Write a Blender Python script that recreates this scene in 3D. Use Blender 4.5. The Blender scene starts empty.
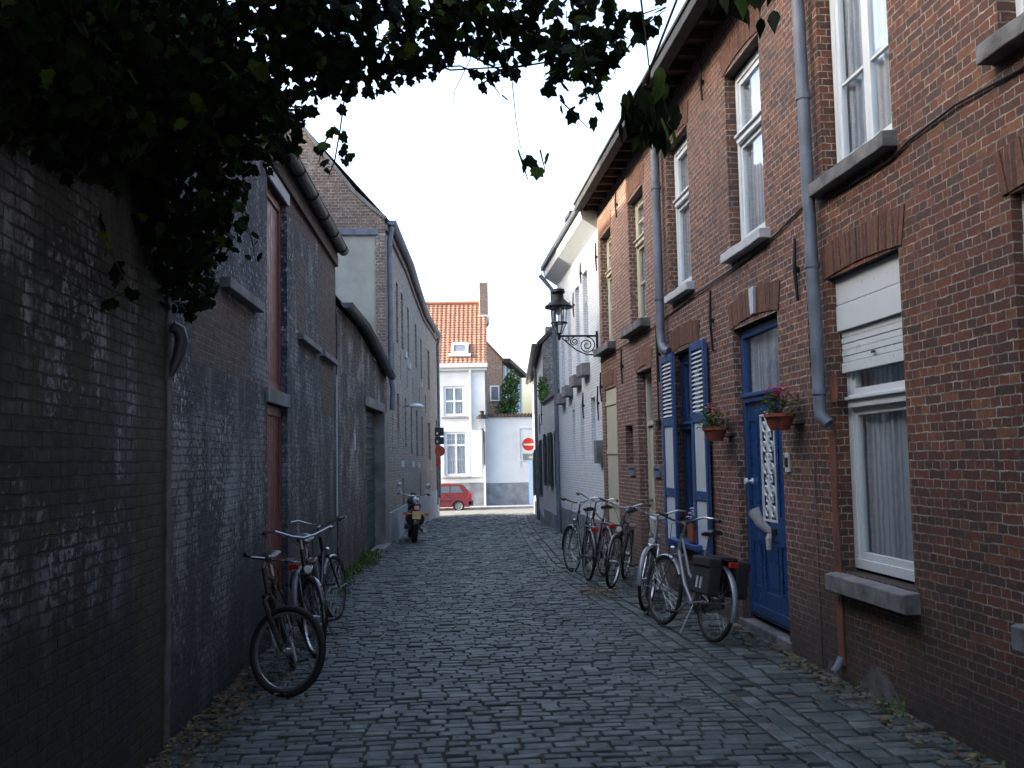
import bpy, bmesh, math, random
from mathutils import Vector, Matrix
R = math.radians
PI = math.pi
C = bpy.context.scene.collection
scn = bpy.context.scene

# ------------------------------------------------------------------ camera
cam = bpy.data.cameras.new('camera')
camo = bpy.data.objects.new('camera', cam)
C.objects.link(camo)
YAW, PITCH, ROLL, EYE = 0.0830956, 0.0752026, 0.02, 1.65
Fv = Vector((math.sin(YAW)*math.cos(PITCH), math.cos(YAW)*math.cos(PITCH), math.sin(PITCH)))
R0 = Vector((math.cos(YAW), -math.sin(YAW), 0))
U0 = R0.cross(Fv)
Rv = R0*math.cos(ROLL) - U0*math.sin(ROLL)
Uv = U0*math.cos(ROLL) + R0*math.sin(ROLL)
camo.matrix_world = Matrix(((Rv.x, Uv.x, -Fv.x, 0), (Rv.y, Uv.y, -Fv.y, 0), (Rv.z, Uv.z, -Fv.z, EYE), (0, 0, 0, 1)))
cam.sensor_width = 36.0
cam.lens = 1000/1024*36.0
cam.clip_start = 0.05
cam.clip_end = 1500
scn.camera = camo

# ------------------------------------------------------------------ light
SUN_EL, SUN_AZ = R(21.0), R(-89)          # azimuth measured from +Y towards +X
w = bpy.data.worlds.new('World')
scn.world = w
w.use_nodes = True
nt = w.node_tree
bg = nt.nodes['Background']
sky = nt.nodes.new('ShaderNodeTexSky')
sky.sky_type = 'NISHITA'
sky.sun_disc = False
sky.sun_elevation = SUN_EL
sky.sun_rotation = SUN_AZ
sky.air_density = 1.0
sky.dust_density = 6.0
sky.ozone_density = 1.0
hz = nt.nodes.new('ShaderNodeHueSaturation'); hz.inputs['Saturation'].default_value = 0.95
nt.links.new(sky.outputs[0], hz.inputs['Color']); nt.links.new(hz.outputs[0], bg.inputs[0])
bg.inputs[1].default_value = 0.15
sl = bpy.data.lights.new('sun', 'SUN')
sl.energy = 2.0
sl.angle = R(0.5)
sl.color = (1.0, 0.86, 0.66)
so = bpy.data.objects.new('sun', sl)
C.objects.link(so)
to_sun = Vector((math.sin(SUN_AZ)*math.cos(SUN_EL), math.cos(SUN_AZ)*math.cos(SUN_EL), math.sin(SUN_EL)))
so.rotation_euler = to_sun.to_track_quat('Z', 'Y').to_euler()
so.location = to_sun*50
scn.view_settings.view_transform = 'Standard'
scn.view_settings.look = 'None'
scn.view_settings.gamma = 1
scn.view_settings.use_curve_mapping = False
scn.view_settings.exposure = 2.7

# ------------------------------------------------------------------ material helpers
MATS = {}
class NT:
    def __init__(s, name):
        s.m = bpy.data.materials.new(name); s.m.use_nodes = True
        s.t = s.m.node_tree; s.n = s.t.nodes; s.l = s.t.links
        s.b = s.n['Principled BSDF']; s.out = s.n['Material Output']
        MATS[name] = s.m
    def new(s, kind, **kw):
        x = s.n.new(kind)
        for k, v in kw.items():
            if k.startswith('i_'):
                key = k[2:]
                key = int(key) if key.isdigit() else key.replace('_', ' ')
                s.inp(x, key, v)
            else: setattr(x, k, v)
        return x
    def inp(s, node, key, v):
        sock = node.inputs[key]
        if isinstance(v, bpy.types.NodeSocket): s.l.new(v, sock)
        else: sock.default_value = v
    def noise(s, vec, scale, detail=4, rough=0.6):
        x = s.new('ShaderNodeTexNoise', i_Scale=scale, i_Detail=detail, i_Roughness=rough)
        if vec: s.l.new(vec, x.inputs['Vector'])
        return x.outputs['Fac']
    def ramp(s, fac, stops, interp='LINEAR'):
        x = s.new('ShaderNodeValToRGB'); cr = x.color_ramp; cr.interpolation = interp
        while len(cr.elements) < len(stops): cr.elements.new(0.5)
        for e, (p, c) in zip(cr.elements, stops):
            e.position = p
            e.color = (c, c, c, 1) if isinstance(c, (int, float)) else (*c, 1)
        s.l.new(fac, x.inputs[0]); return x.outputs[0]
    def mix(s, fac, a, b, mode='MIX'):
        x = s.new('ShaderNodeMix', data_type='RGBA', blend_type=mode)
        s.inp(x, 0, fac)
        for k, v in ((6, a), (7, b)):
            s.inp(x, k, v if isinstance(v, bpy.types.NodeSocket) else (*v, 1))
        return x.outputs[2]
    def math(s, op, a, b=0.0, clamp=False):
        x = s.new('ShaderNodeMath', operation=op, use_clamp=clamp)
        s.inp(x, 0, a); s.inp(x, 1, b); return x.outputs[0]
    def bump(s, h, strength=0.5, dist=0.01, prev=None):
        x = s.new('ShaderNodeBump', i_Strength=strength, i_Distance=dist, i_Height=h)
        if prev: s.l.new(prev, x.inputs['Normal'])
        return x.outputs[0]
    def coords(s, which='Object'):
        return s.new('ShaderNodeTexCoord').outputs[which]

def plain(name, col, rough=0.6, metal=0.0, var=0.15, scale=8.0, bump=0.0, spec=0.5, coat=0.0, bscale=60):
    s = NT(name)
    v = s.coords()
    n = s.noise(v, scale, 5)
    lo = tuple(c*(1-var) for c in col); hi = tuple(min(1, c*(1+var)) for c in col)
    s.inp(s.b, 'Base Color', s.ramp(n, [(0.3, lo), (0.7, hi)]))
    s.inp(s.b, 'Roughness', s.ramp(s.noise(v, scale*2, 3), [(0.3, max(0, rough-0.08)), (0.7, min(1, rough+0.08))]))
    s.b.inputs['Metallic'].default_value = metal
    s.b.inputs['Specular IOR Level'].default_value = spec
    s.b.inputs['Coat Weight'].default_value = coat
    if bump: s.inp(s.b, 'Normal', s.bump(s.noise(v, bscale, 4), bump, 0.01))
    return s.m

def brick_mat(name, cols, mortar, bw=0.19, bh=0.05, ms=0.006, soot=None, wash=None, speck=None,
              moss=None, damp=None, bumpd=0.006, rough=0.85, run=None, distort=0.004, plaster=None, squash=0.5, mott=1.0, band=None):
    """cols: list of brick colours picked brick by brick; wash: (colour, lo, hi, scale) worn paint;
    soot: (colour, lo, hi); damp: (colour, zlo, zhi) stain climbing from the base; speck: (colour, threshold)"""
    s = NT(name)
    uv = s.coords('UV')
    ob = s.coords('Object')
    nz = s.new('ShaderNodeTexNoise', i_Scale=9.0, i_Detail=3.0); s.l.new(uv, nz.inputs['Vector'])
    sub = s.new('ShaderNodeVectorMath', operation='SUBTRACT'); s.l.new(nz.outputs['Color'], sub.inputs[0]); sub.inputs[1].default_value = (0.5, 0.5, 0.5)
    sc = s.new('ShaderNodeVectorMath', operation='SCALE'); s.l.new(sub.outputs[0], sc.inputs[0]); sc.inputs['Scale'].default_value = distort*3
    nz2 = s.new('ShaderNodeTexNoise', i_Scale=38.0, i_Detail=2.0); s.l.new(uv, nz2.inputs['Vector'])
    sub2 = s.new('ShaderNodeVectorMath', operation='SUBTRACT'); s.l.new(nz2.outputs['Color'], sub2.inputs[0]); sub2.inputs[1].default_value = (0.5, 0.5, 0.5)
    sc2 = s.new('ShaderNodeVectorMath', operation='SCALE'); s.l.new(sub2.outputs[0], sc2.inputs[0]); sc2.inputs['Scale'].default_value = 0.011
    ad0 = s.new('ShaderNodeVectorMath', operation='ADD'); s.l.new(uv, ad0.inputs[0]); s.l.new(sc2.outputs[0], ad0.inputs[1])
    ad = s.new('ShaderNodeVectorMath', operation='ADD'); s.l.new(ad0.outputs[0], ad.inputs[0]); s.l.new(sc.outputs[0], ad.inputs[1])
    br = s.new('ShaderNodeTexBrick', offset=0.5, squash=squash, squash_frequency=2, i_Scale=1.0)
    s.l.new(ad.outputs[0], br.inputs['Vector'])
    for k, v in (('Mortar Size', ms), ('Mortar Smooth', 0.35), ('Bias', 0.0), ('Brick Width', bw), ('Row Height', bh),
                 ('Color1', (0, 0, 0, 1)), ('Color2', (1, 1, 1, 1)), ('Mortar', (0.5, 0.5, 0.5, 1))):
        br.inputs[k].default_value = v
    n = len(cols)
    bc = s.ramp(br.outputs['Color'], [((i)/n, c) for i, c in enumerate(cols)], 'CONSTANT')
    fine = s.noise(uv, 55, 4, 0.7)
    bc = s.mix(s.ramp(fine, [(0.3, 0.0), (0.7, 0.7*mott)]), bc, tuple(c*0.38 for c in cols[0]))
    bc = s.mix(s.ramp(s.noise(uv, 16, 5, 0.75), [(0.40, 0.0), (0.68, 0.75*mott)]), bc, tuple((0.5*c+0.5*sum(cols[0])/3)*0.42 for c in cols[0]))
    bc = s.mix(s.ramp(s.noise(uv, 21, 4, 0.7), [(0.56, 0.0), (0.72, 0.45*mott)]), bc, tuple(min(1, c*1.9) for c in cols[0]))
    mo_ = s.ramp(s.noise(uv, 9, 6, 0.75), [(0.36, tuple(c*(1-0.72*mott) for c in mortar)), (0.5, tuple(c*0.75 for c in mortar)), (0.66, tuple(min(1, c*(1+0.45*mott)) for c in mortar))])
    col = s.mix(br.outputs['Fac'], bc, mo_)
    if soot:
        c, lo, hi = soot
        col = s.mix(s.ramp(s.noise(ob, 0.55, 6, 0.65), [(lo, 0.0), (hi, 0.9)]), col, c)
    if wash:
        c, lo, hi, scl = wash
        mp = s.new('ShaderNodeMapping'); s.l.new(uv, mp.inputs[0]); mp.inputs['Scale'].default_value = (1.0, 0.6, 1)
        big = s.noise(mp.outputs[0], scl, 6, 0.7)
        sm = s.noise(uv, 22, 4, 0.7)
        f = s.math('ADD', s.math('MULTIPLY', big, 0.65), s.math('MULTIPLY', sm, 0.35))
        f = s.math('SUBTRACT', f, s.math('MULTIPLY', br.outputs['Fac'], 0.06))
        col = s.mix(s.ramp(f, [(lo, 0.0), (hi, 1.0)]), col, s.mix(s.noise(uv, 5, 5), tuple(x*0.65 for x in c), c))
    if speck:
        c, th = speck
        big = s.ramp(s.noise(uv, 1.1, 3), [(0.42, 0.0), (0.62, 1.0)])
        mp2 = s.new('ShaderNodeMapping'); s.l.new(uv, mp2.inputs[0]); mp2.inputs['Scale'].default_value = (1.0, 0.55, 1)
        f = s.ramp(s.noise(mp2.outputs[0], 26, 3, 0.75), [(th, 0.0), (th+0.05, 1.0)])
        col = s.mix(s.math('MULTIPLY', f, big), col, c)
    if run:
        c, lo, hi = run
        mp3 = s.new('ShaderNodeMapping'); s.l.new(uv, mp3.inputs[0]); mp3.inputs['Scale'].default_value = (2.2, 0.12, 1)
        col = s.mix(s.ramp(s.noise(mp3.outputs[0], 2.0, 5, 0.6), [(lo, 0.0), (hi, 0.8)]), col, c)
    sep = s.new('ShaderNodeSeparateXYZ'); s.l.new(uv, sep.inputs[0])
    if damp:
        c, zl, zh = damp
        zz = s.math('ADD', sep.outputs[1], s.math('MULTIPLY', s.math('SUBTRACT', s.noise(uv, 1.3, 5, 0.65), 0.5), 1.6))
        rng = s.new('ShaderNodeMapRange', i_1=zl, i_2=zh, i_3=0.92, i_4=0.0); s.l.new(zz, rng.inputs[0])
        col = s.mix(rng.outputs[0], col, s.mix(s.noise(uv, 18, 4, 0.7), tuple(x*0.5 for x in c), tuple(x*1.6 for x in c)))
    if moss:
        c, zl, zh = moss
        zz = s.math('ADD', sep.outputs[1], s.math('MULTIPLY', s.math('SUBTRACT', s.noise(uv, 3, 5, 0.65), 0.5), 1.2))
        rng = s.new('ShaderNodeMapRange', i_1=zl, i_2=zh, i_3=0.75, i_4=0.0); s.l.new(zz, rng.inputs[0])
        col = s.mix(rng.outputs[0], col, c)
    if band:
        u0_, u1_, c = band
        uu = s.math('ADD', sep.outputs[0], s.math('MULTIPLY', s.math('SUBTRACT', s.noise(uv, 2.5, 7, 0.7), 0.5), 0.9))
        rng = s.new('ShaderNodeMapRange', i_1=u0_, i_2=u1_, i_3=0.0, i_4=0.92); s.l.new(uu, rng.inputs[0])
        col = s.mix(rng.outputs[0], col, s.mix(s.noise(uv, 14, 5, 0.7), tuple(x*0.4 for x in c), tuple(x*1.6 for x in c)))
    flat_ = None
    if plaster:
        c, zl, zh = plaster
        zz = s.math('ADD', sep.outputs[1], s.math('MULTIPLY', s.math('SUBTRACT', s.noise(uv, 0.9, 7, 0.68), 0.5), 2.6))
        rng = s.new('ShaderNodeMapRange', i_1=zl, i_2=zh, i_3=0.0, i_4=0.96); s.l.new(zz, rng.inputs[0]); flat_ = rng.outputs[0]
        mp4 = s.new('ShaderNodeMapping'); s.l.new(uv, mp4.inputs[0]); mp4.inputs['Scale'].default_value = (1.6, 0.3, 1)
        pc = s.ramp(s.noise(mp4.outputs[0], 2.4, 8, 0.72), [(0.38, tuple(x*0.25 for x in c)), (0.52, tuple(x*0.6 for x in c)), (0.66, c)])
        col = s.mix(flat_, col, pc)
    s.inp(s.b, 'Base Color', col)
    s.inp(s.b, 'Roughness', s.ramp(s.noise(uv, 12, 3), [(0.3, rough-0.15), (0.7, rough+0.1)]))
    s.b.inputs['Specular IOR Level'].default_value = 0.35
    hgt = s.math('SUBTRACT', 1.0, br.outputs['Fac'])
    if flat_ is not None: hgt = s.math('MULTIPLY', hgt, s.math('SUBTRACT', 1.0, flat_))
    b1 = s.bump(hgt, 0.9, bumpd)
    b2 = s.bump(s.noise(uv, 38, 5, 0.7), 0.55, 0.006, b1)
    rnd = s.bump(br.outputs['Color'], 0.4, 0.004, b2)
    s.inp(s.b, 'Normal', rnd)
    return s.m

def glass_mat(name='window_glass', tint=(0.90, 0.93, 0.95), refl=0.14):
    s = NT(name)
    tr = s.new('ShaderNodeBsdfTransparent'); tr.inputs[0].default_value = (*tint, 1)
    gl = s.new('ShaderNodeBsdfGlossy'); gl.inputs['Roughness'].default_value = 0.02; gl.inputs['Color'].default_value = (0.95, 0.97, 1, 1)
    v = s.coords()
    s.inp(gl, 'Normal', s.bump(s.noise(v, 2.2, 2), 0.12, 0.02))
    fr = s.new('ShaderNodeLayerWeight', i_Blend=0.5)
    f = s.math('ADD', s.math('MULTIPLY', s.math('POWER', fr.outputs['Facing'], 3.0), 0.62), refl*0.35, clamp=True)
    mx = s.new('ShaderNodeMixShader'); s.l.new(f, mx.inputs[0]); s.l.new(tr.outputs[0], mx.inputs[1]); s.l.new(gl.outputs[0], mx.inputs[2])
    s.l.new(mx.outputs[0], s.out.inputs[0])
    return s.m

def island_mat(name, stops, rough=0.6, trans=0.0, spec=0.4, bump=0.0, bscale=30, vscale=3, vamt=0.35):
    s = NT(name)
    g = s.new('ShaderNodeNewGeometry')
    c = s.ramp(g.outputs['Random Per Island'], stops)
    v = s.coords()
    c = s.mix(s.ramp(s.noise(v, vscale, 5), [(0.35, 0.0), (0.7, vamt)]), c, tuple(x*0.4 for x in stops[0][1]))
    s.inp(s.b, 'Base Color', c)
    s.inp(s.b, 'Roughness', s.ramp(s.noise(v, 14, 4), [(0.3, rough-0.12), (0.7, rough+0.12)]))
    s.b.inputs['Specular IOR Level'].default_value = spec
    if bump: s.inp(s.b, 'Normal', s.bump(s.noise(v, bscale, 5, 0.7), bump, 0.01))
    if trans:
        td = s.new('ShaderNodeBsdfTranslucent'); s.l.new(c, td.inputs[0])
        mx = s.new('ShaderNodeMixShader'); mx.inputs[0].default_value = trans
        s.l.new(s.b.outputs[0], mx.inputs[1]); s.l.new(td.outputs[0], mx.inputs[2]); s.l.new(mx.outputs[0], s.out.inputs[0])
    return s.m

# ------------------------------------------------------------------ geometry helpers
class Fr:
    """wall frame: u runs along the wall, d stands out of it, z is up"""
    def __init__(s, x0, y0, dx, dy, ox, oy):
        s.o = (x0, y0); s.d = (dx, dy); s.n = (ox, oy)
    def P(s, u, d, z):
        return (s.o[0]+s.d[0]*u+s.n[0]*d, s.o[1]+s.d[1]*u+s.n[1]*d, z)
def side(x_at_a, a, x_at_b, b, out):
    """frame of a wall running along the street through (x, y) at two points: u equals world Y"""
    sl_ = (x_at_b-x_at_a)/(b-a)
    return Fr(x_at_a-sl_*a, 0, sl_, 1, out, 0)
W = Fr(0, 0, 1, 0, 0, 1)          # world axes

class MB:
    def __init__(s): s.v = []; s.f = []; s.uv = []; s.mi = []
    def poly(s, pts, uvs=None, m=0):
        b = len(s.v); s.v += [tuple(p) for p in pts]; s.f.append(tuple(range(b, b+len(pts))))
        s.uv.append(uvs or [(p[0]+p[1], p[2]) for p in pts]); s.mi.append(m)
    def fq(s, F, c, m=0, mode='uz'):
        """quad from four (u, d, z)"""
        pts = [F.P(*q) for q in c]
        if mode == 'uz': uv = [(q[0], q[2]) for q in c]
        elif mode == 'dz': uv = [(q[1]+q[0], q[2]) for q in c]
        else: uv = [(q[0], q[1]) for q in c]
        s.poly(pts, uv, m)
    def box(s, F, u0, u1, d0, d1, z0, z1, m=0):
        s.fq(F, [(u0, d1, z0), (u1, d1, z0), (u1, d1, z1), (u0, d1, z1)], m)
        s.fq(F, [(u1, d0, z0), (u0, d0, z0), (u0, d0, z1), (u1, d0, z1)], m)
        s.fq(F, [(u0, d0, z0), (u0, d1, z0), (u0, d1, z1), (u0, d0, z1)], m, 'dz')
        s.fq(F, [(u1, d1, z0), (u1, d0, z0), (u1, d0, z1), (u1, d1, z1)], m, 'dz')
        s.fq(F, [(u0, d0, z1), (u0, d1, z1), (u1, d1, z1), (u1, d0, z1)], m, 'ud')
        s.fq(F, [(u0, d1, z0), (u0, d0, z0), (u1, d0, z0), (u1, d1, z0)], m, 'ud')
        return s
    def obox(s, M, sx, sy, sz, m=0):
        """box of full size sx, sy, sz placed by a matrix"""
        c = [M @ Vector((a*sx/2, b*sy/2, e*sz/2)) for a in (-1, 1) for b in (-1, 1) for e in (-1, 1)]
        for q in ((0, 1, 3, 2), (4, 6, 7, 5), (0, 4, 5, 1), (2, 3, 7, 6), (0, 2, 6, 4), (1, 5, 7, 3)):
            s.poly([c[i] for i in q], None, m)
        return s
    def tube(s, path, r, n=8, m=0, closed=False, cap=True):
        P = [Vector(p) for p in path]; k = len(P)
        rr = r if isinstance(r, (list, tuple)) else [r]*k
        rings = []; prev = None
        for i in range(k):
            if closed: t = P[(i+1) % k]-P[i-1]
            else: t = P[min(i+1, k-1)]-P[max(i-1, 0)]
            if t.length < 1e-9: t = Vector((0, 0, 1))
            t.normalize()
            if prev is None:
                a = Vector((0, 0, 1)) if abs(t.z) < 0.9 else Vector((1, 0, 0))
                nx = t.cross(a).normalized()
            else:
                nx = prev-t*prev.dot(t)
                nx = nx.normalized() if nx.length > 1e-6 else t.orthogonal().normalized()
            prev = nx; ny = t.cross(nx)
            rings.append([P[i]+(nx*math.cos(2*PI*j/n)+ny*math.sin(2*PI*j/n))*rr[i] for j in range(n)])
        b = len(s.v)
        for q in rings: s.v += [tuple(p) for p in q]
        for i in range(k if closed else k-1):
            i2 = (i+1) % k
            for j in range(n):
                j2 = (j+1) % n
                s.f.append((b+i*n+j, b+i*n+j2, b+i2*n+j2, b+i2*n+j)); s.uv.append([(j/n, i), (j2/n, i), (j2/n, i+1), (j/n, i+1)]); s.mi.append(m)
        if cap and not closed:
            s.f.append(tuple(b+j for j in range(n))); s.uv.append([(0, 0)]*n); s.mi.append(m)
            s.f.append(tuple(b+(k-1)*n+j for j in reversed(range(n)))); s.uv.append([(0, 0)]*n); s.mi.append(m)
        return s
    def lathe(s, prof, M, n=16, m=0):
        """profile (r, z) spun round local z of matrix M"""
        b = len(s.v)
        for r, z in prof:
            for j in range(n):
                a = 2*PI*j/n; s.v.append(tuple(M @ Vector((r*math.cos(a), r*math.sin(a), z))))
        for i in range(len(prof)-1):
            for j in range(n):
                j2 = (j+1) % n
                s.f.append((b+i*n+j, b+i*n+j2, b+(i+1)*n+j2, b+(i+1)*n+j)); s.uv.append([(j/n, i), (j2/n, i), (j2/n, i+1), (j/n, i+1)]); s.mi.append(m)
        return s
    def prism(s, poly, F, d0, d1, m=0):
        """polygon of (u, z) given thickness from d0 to d1"""
        n = len(poly)
        s.poly([F.P(u, d1, z) for u, z in poly], [(u, z) for u, z in poly], m)
        s.poly([F.P(u, d0, z) for u, z in reversed(poly)], [(u, z) for u, z in reversed(poly)], m)
        for i in range(n):
            (a, b_), (c, d_) = poly[i], poly[(i+1) % n]
            s.poly([F.P(a, d0, b_), F.P(c, d0, d_), F.P(c, d1, d_), F.P(a, d1, b_)], [(a+d0, b_), (c+d0, d_), (c+d1, d_), (a+d1, b_)], m)
        return s
    def build(s, name, mats, parent=None, smooth=False, recalc=True, bevel=0):
        me = bpy.data.meshes.new(name)
        me.from_pydata(s.v, [], s.f)
        if not isinstance(mats, (list, tuple)): mats = [mats]
        for q in mats: me.materials.append(q)
        me.polygons.foreach_set('material_index', s.mi)
        uvl = me.uv_layers.new(name='UVMap')
        flat = [c for f in s.uv for p in f for c in p]
        uvl.data.foreach_set('uv', flat)
        if recalc:
            bm = bmesh.new(); bm.from_mesh(me)
            bmesh.ops.remove_doubles(bm, verts=bm.verts, dist=1e-5)
            bmesh.ops.recalc_face_normals(bm, faces=bm.faces); bm.to_mesh(me); bm.free()
        if smooth:
            me.polygons.foreach_set('use_smooth', [True]*len(me.polygons))
            try: me.set_sharp_from_angle(angle=R(40))
            except Exception: pass
        me.update()
        o = bpy.data.objects.new(name, me); C.objects.link(o)
        if parent: o.parent = parent
        if bevel:
            md = o.modifiers.new('bevel', 'BEVEL'); md.width = bevel; md.segments = 2; md.limit_method = 'ANGLE'
        return o

def thing(name, label, cat, group=None, loc=(0, 0, 0), rot=(0, 0, 0)):
    o = bpy.data.objects.new(name, None); C.objects.link(o)
    o.empty_display_size = 0.2
    o.location = loc; o.rotation_euler = rot
    o['label'] = label; o['category'] = cat
    if group: o['group'] = group
    return o
def tag(o, label, cat, group=None, kind=None):
    o['label'] = label; o['category'] = cat
    if group: o['group'] = group
    if kind: o['kind'] = kind
    return o

def wall(mb, F, u0, u1, z0, z1, holes=(), depth=0.2, patches=(), m=0, mr=None, sill_z=None):
    """wall face with real openings: holes (u0,u1,z0,z1[,depth]); patches (u0,u1,z0,z1,mat[,d])"""
    us = sorted({u0, u1, *[h[0] for h in holes], *[h[1] for h in holes], *[p[0] for p in patches], *[p[1] for p in patches]})
    zs = sorted({z0, z1, *[h[2] for h in holes], *[h[3] for h in holes], *[p[2] for p in patches], *[p[3] for p in patches]})
    us = [u for u in us if u0-1e-6 <= u <= u1+1e-6]; zs = [z for z in zs if z0-1e-6 <= z <= z1+1e-6]
    for a, b in zip(us, us[1:]):
        for c, e in zip(zs, zs[1:]):
            um, zm = (a+b)/2, (c+e)/2
            if any(h[0] < um < h[1] and h[2] < zm < h[3] for h in holes): continue
            mm = m
            for p in patches:
                if p[0] < um < p[1] and p[2] < zm < p[3]: mm = p[4]
            mb.fq(F, [(a, 0, c), (b, 0, c), (b, 0, e), (a, 0, e)], mm)
    for h in holes:
        a, b, c, e = h[:4]; dd = h[4] if len(h) > 4 else depth
        mm = m if mr is None else mr
        mb.fq(F, [(a, 0, c), (a, -dd, c), (a, -dd, e), (a, 0, e)], mm, 'dz')
        mb.fq(F, [(b, -dd, c), (b, 0, c), (b, 0, e), (b, -dd, e)], mm, 'dz')
        mb.fq(F, [(a, 0, e), (a, -dd, e), (b, -dd, e), (b, 0, e)], mm, 'ud')
        mb.fq(F, [(a, 0, c), (b, 0, c), (b, -dd, c), (a, -dd, c)], mm, 'ud')

def ring(mb, F, u0, u1, z0, z1, w_, d0, d1, m=0, wb=None, wt=None):
    """rectangular frame: stiles between full-width rails, butted end to end"""
    wb = wb or w_; wt = wt or w_
    mb.box(F, u0, u1, d0, d1, z0, z0+wb, m); mb.box(F, u0, u1, d0, d1, z1-wt, z1, m)
    mb.box(F, u0, u0+w_, d0, d1, z0+wb, z1-wt, m); mb.box(F, u1-w_, u1, d0, d1, z0+wb, z1-wt, m)

def curtain(F, u0, u1, z0, z1, d, parent, mat, seed=0, folds=9):
    rn = random.Random(seed); mb = MB(); n = 60
    ph = [rn.uniform(0, 6.28) for _ in range(3)]
    def dd(t, z): return d+0.024*math.sin(t*folds*2*PI+ph[0]+0.3*math.sin(z*2))+0.008*math.sin(t*folds*4.3*PI+ph[1])
    for i in range(n):
        a, b = i/n, (i+1)/n
        for j in range(3):
            za, zb = z0+(z1-z0)*j/3, z0+(z1-z0)*(j+1)/3
            mb.fq(F, [(u0+(u1-u0)*a, dd(a, za), za), (u0+(u1-u0)*b, dd(b, za), za), (u0+(u1-u0)*b, dd(b, zb), zb), (u0+(u1-u0)*a, dd(a, zb), zb)])
    return mb.build('curtain', mat, parent, smooth=True)

def window(F, u0, u1, z0, z1, parent, fm, depth=0.16, style='sash', cur=True, seed=1, name='window', fw=0.06, split=0.68, bars=()):
    """window set back in its opening: outer frame > sash, pane, curtain"""
    mb = MB(); d = -depth
    ring(mb, F, u0, u1, z0, z1, fw, d-0.07, d)
    zs = z0+(z1-z0)*split
    if style == 'sash':
        mb.box(F, u0+fw, u1-fw, d-0.068, d+0.03, zs-0.045, zs+0.045)
        mb.box(F, u0+fw, u1-fw, d+0.0, d+0.055, zs+0.012, zs+0.035)
    fo = mb.build(name, fm, parent, bevel=0.004)
    mb = MB(); sw = 0.05
    cells = []
    if style == 'sash':
        cells = [(u0+fw, u1-fw, z0+fw, zs-0.045), (u0+fw, u1-fw, zs+0.045, z1-fw)]
    elif style == 'casement':
        um = (u0+u1)/2; cells = [(u0+fw, um-0.003, z0+fw, z1-fw), (um+0.003, u1-fw, z0+fw, z1-fw)]
    elif style == 'cross':
        um = (u0+u1)/2
        cells = [(u0+fw, um-0.003, z0+fw, zs-0.003), (um+0.003, u1-fw, z0+fw, zs-0.003), (u0+fw, um-0.003, zs+0.003, z1-fw), (um+0.003, u1-fw, zs+0.003, z1-fw)]
    else: cells = [(u0+fw, u1-fw, z0+fw, z1-fw)]
    for a, b, c, e in cells:
        s_ = MB(); ring(s_, F, a, b, c, e, sw, d-0.055, d-0.012)
        for t in bars:
            zz = c+(e-c)*t; s_.box(F, a+sw, b-sw, d-0.05, d-0.018, zz-0.012, zz+0.012)
        s_.build('sash', fm, fo, bevel=0.003)
        p = MB(); p.box(F, a+sw-0.004, b-sw+0.004, d-0.036, d-0.032, c+sw-0.004, e-sw+0.004); p.build('pane', MATS['window_glass'], fo)
    if cur: curtain(F, u0+0.01, u1-0.01, z0+fw, z1-fw, d-0.085, fo, MATS['net_curtain'], seed)
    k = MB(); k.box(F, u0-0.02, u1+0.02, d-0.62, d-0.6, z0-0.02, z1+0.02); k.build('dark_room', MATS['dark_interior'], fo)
    return fo

def sill(F, u0, u1, z, parent, mat, h=0.12, out=0.13, over=0.12, seed=0):
    rn = random.Random(seed+int(u0*100)); mb = MB(); n = 8
    us = [u0-over+(u1-u0+2*over)*i/n for i in range(n+1)]
    dz = [rn.uniform(-0.006, 0.004) for _ in us]; dd = [rn.uniform(-0.006, 0.004) for _ in us]
    for i in range(n):
        a, b = us[i], us[i+1]
        A = [(a, -0.1, z-h), (a, out+dd[i], z-h), (a, out+dd[i], z-0.02+dz[i]), (a, -0.1, z)]
        B = [(b, -0.1, z-h), (b, out+dd[i+1], z-h), (b, out+dd[i+1], z-0.02+dz[i+1]), (b, -0.1, z)]
        for k in range(4):
            k2 = (k+1) % 4; mb.fq(F, [A[k], A[k2], B[k2], B[k]], 0, 'ud' if k % 2 == 0 else 'uz')
        if i == 0: mb.fq(F, A, 0, 'dz')
        if i == n-1: mb.fq(F, B[::-1], 0, 'dz')
    return mb.build('sill', mat, parent, bevel=0.008)

def lintel(F, u0, u1, z, parent, mat, h=0.24, rise=0.05, over=0.1):
    """cambered soldier course, slightly proud of the wall, voussoirs fanned"""
    mb = MB(); n = max(8, int((u1-u0+2*over)/0.055)); um = (u0+u1)/2; hw = (u1-u0)/2+over
    rn = random.Random(int(u0*77))
    for i in range(n):
        t0, t1 = -1+2*i/n, -1+2*(i+1)/n; g = 0.06
        f = lambda t: z+rise*(1-t*t)
        pts = []
        for (t, top) in ((t0+g/n, 0), (t1-g/n, 0), (t1-g/n, 1), (t0+g/n, 1)):
            u = um+t*(hw*(0.93 if not top else 1.03)); pts.append((u, f(t)+(h if top else 0.0)))
        d = 0.006+rn.uniform(0, 0.006)
        mb.prism(pts, F, -0.05, d)
    # mortar bed behind the voussoirs
    return mb.build('lintel', mat, parent)

def pipe(path, r, parent, mat, name='downpipe', clips=(), n=12):
    mb = MB(); mb.tube(path, r, n)
    for c in clips:
        mb.tube([(c[0], c[1], c[2]-0.018), (c[0], c[1], c[2]+0.018)], r*1.22, n)
    return mb.build(name, mat, parent, smooth=True)

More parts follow.
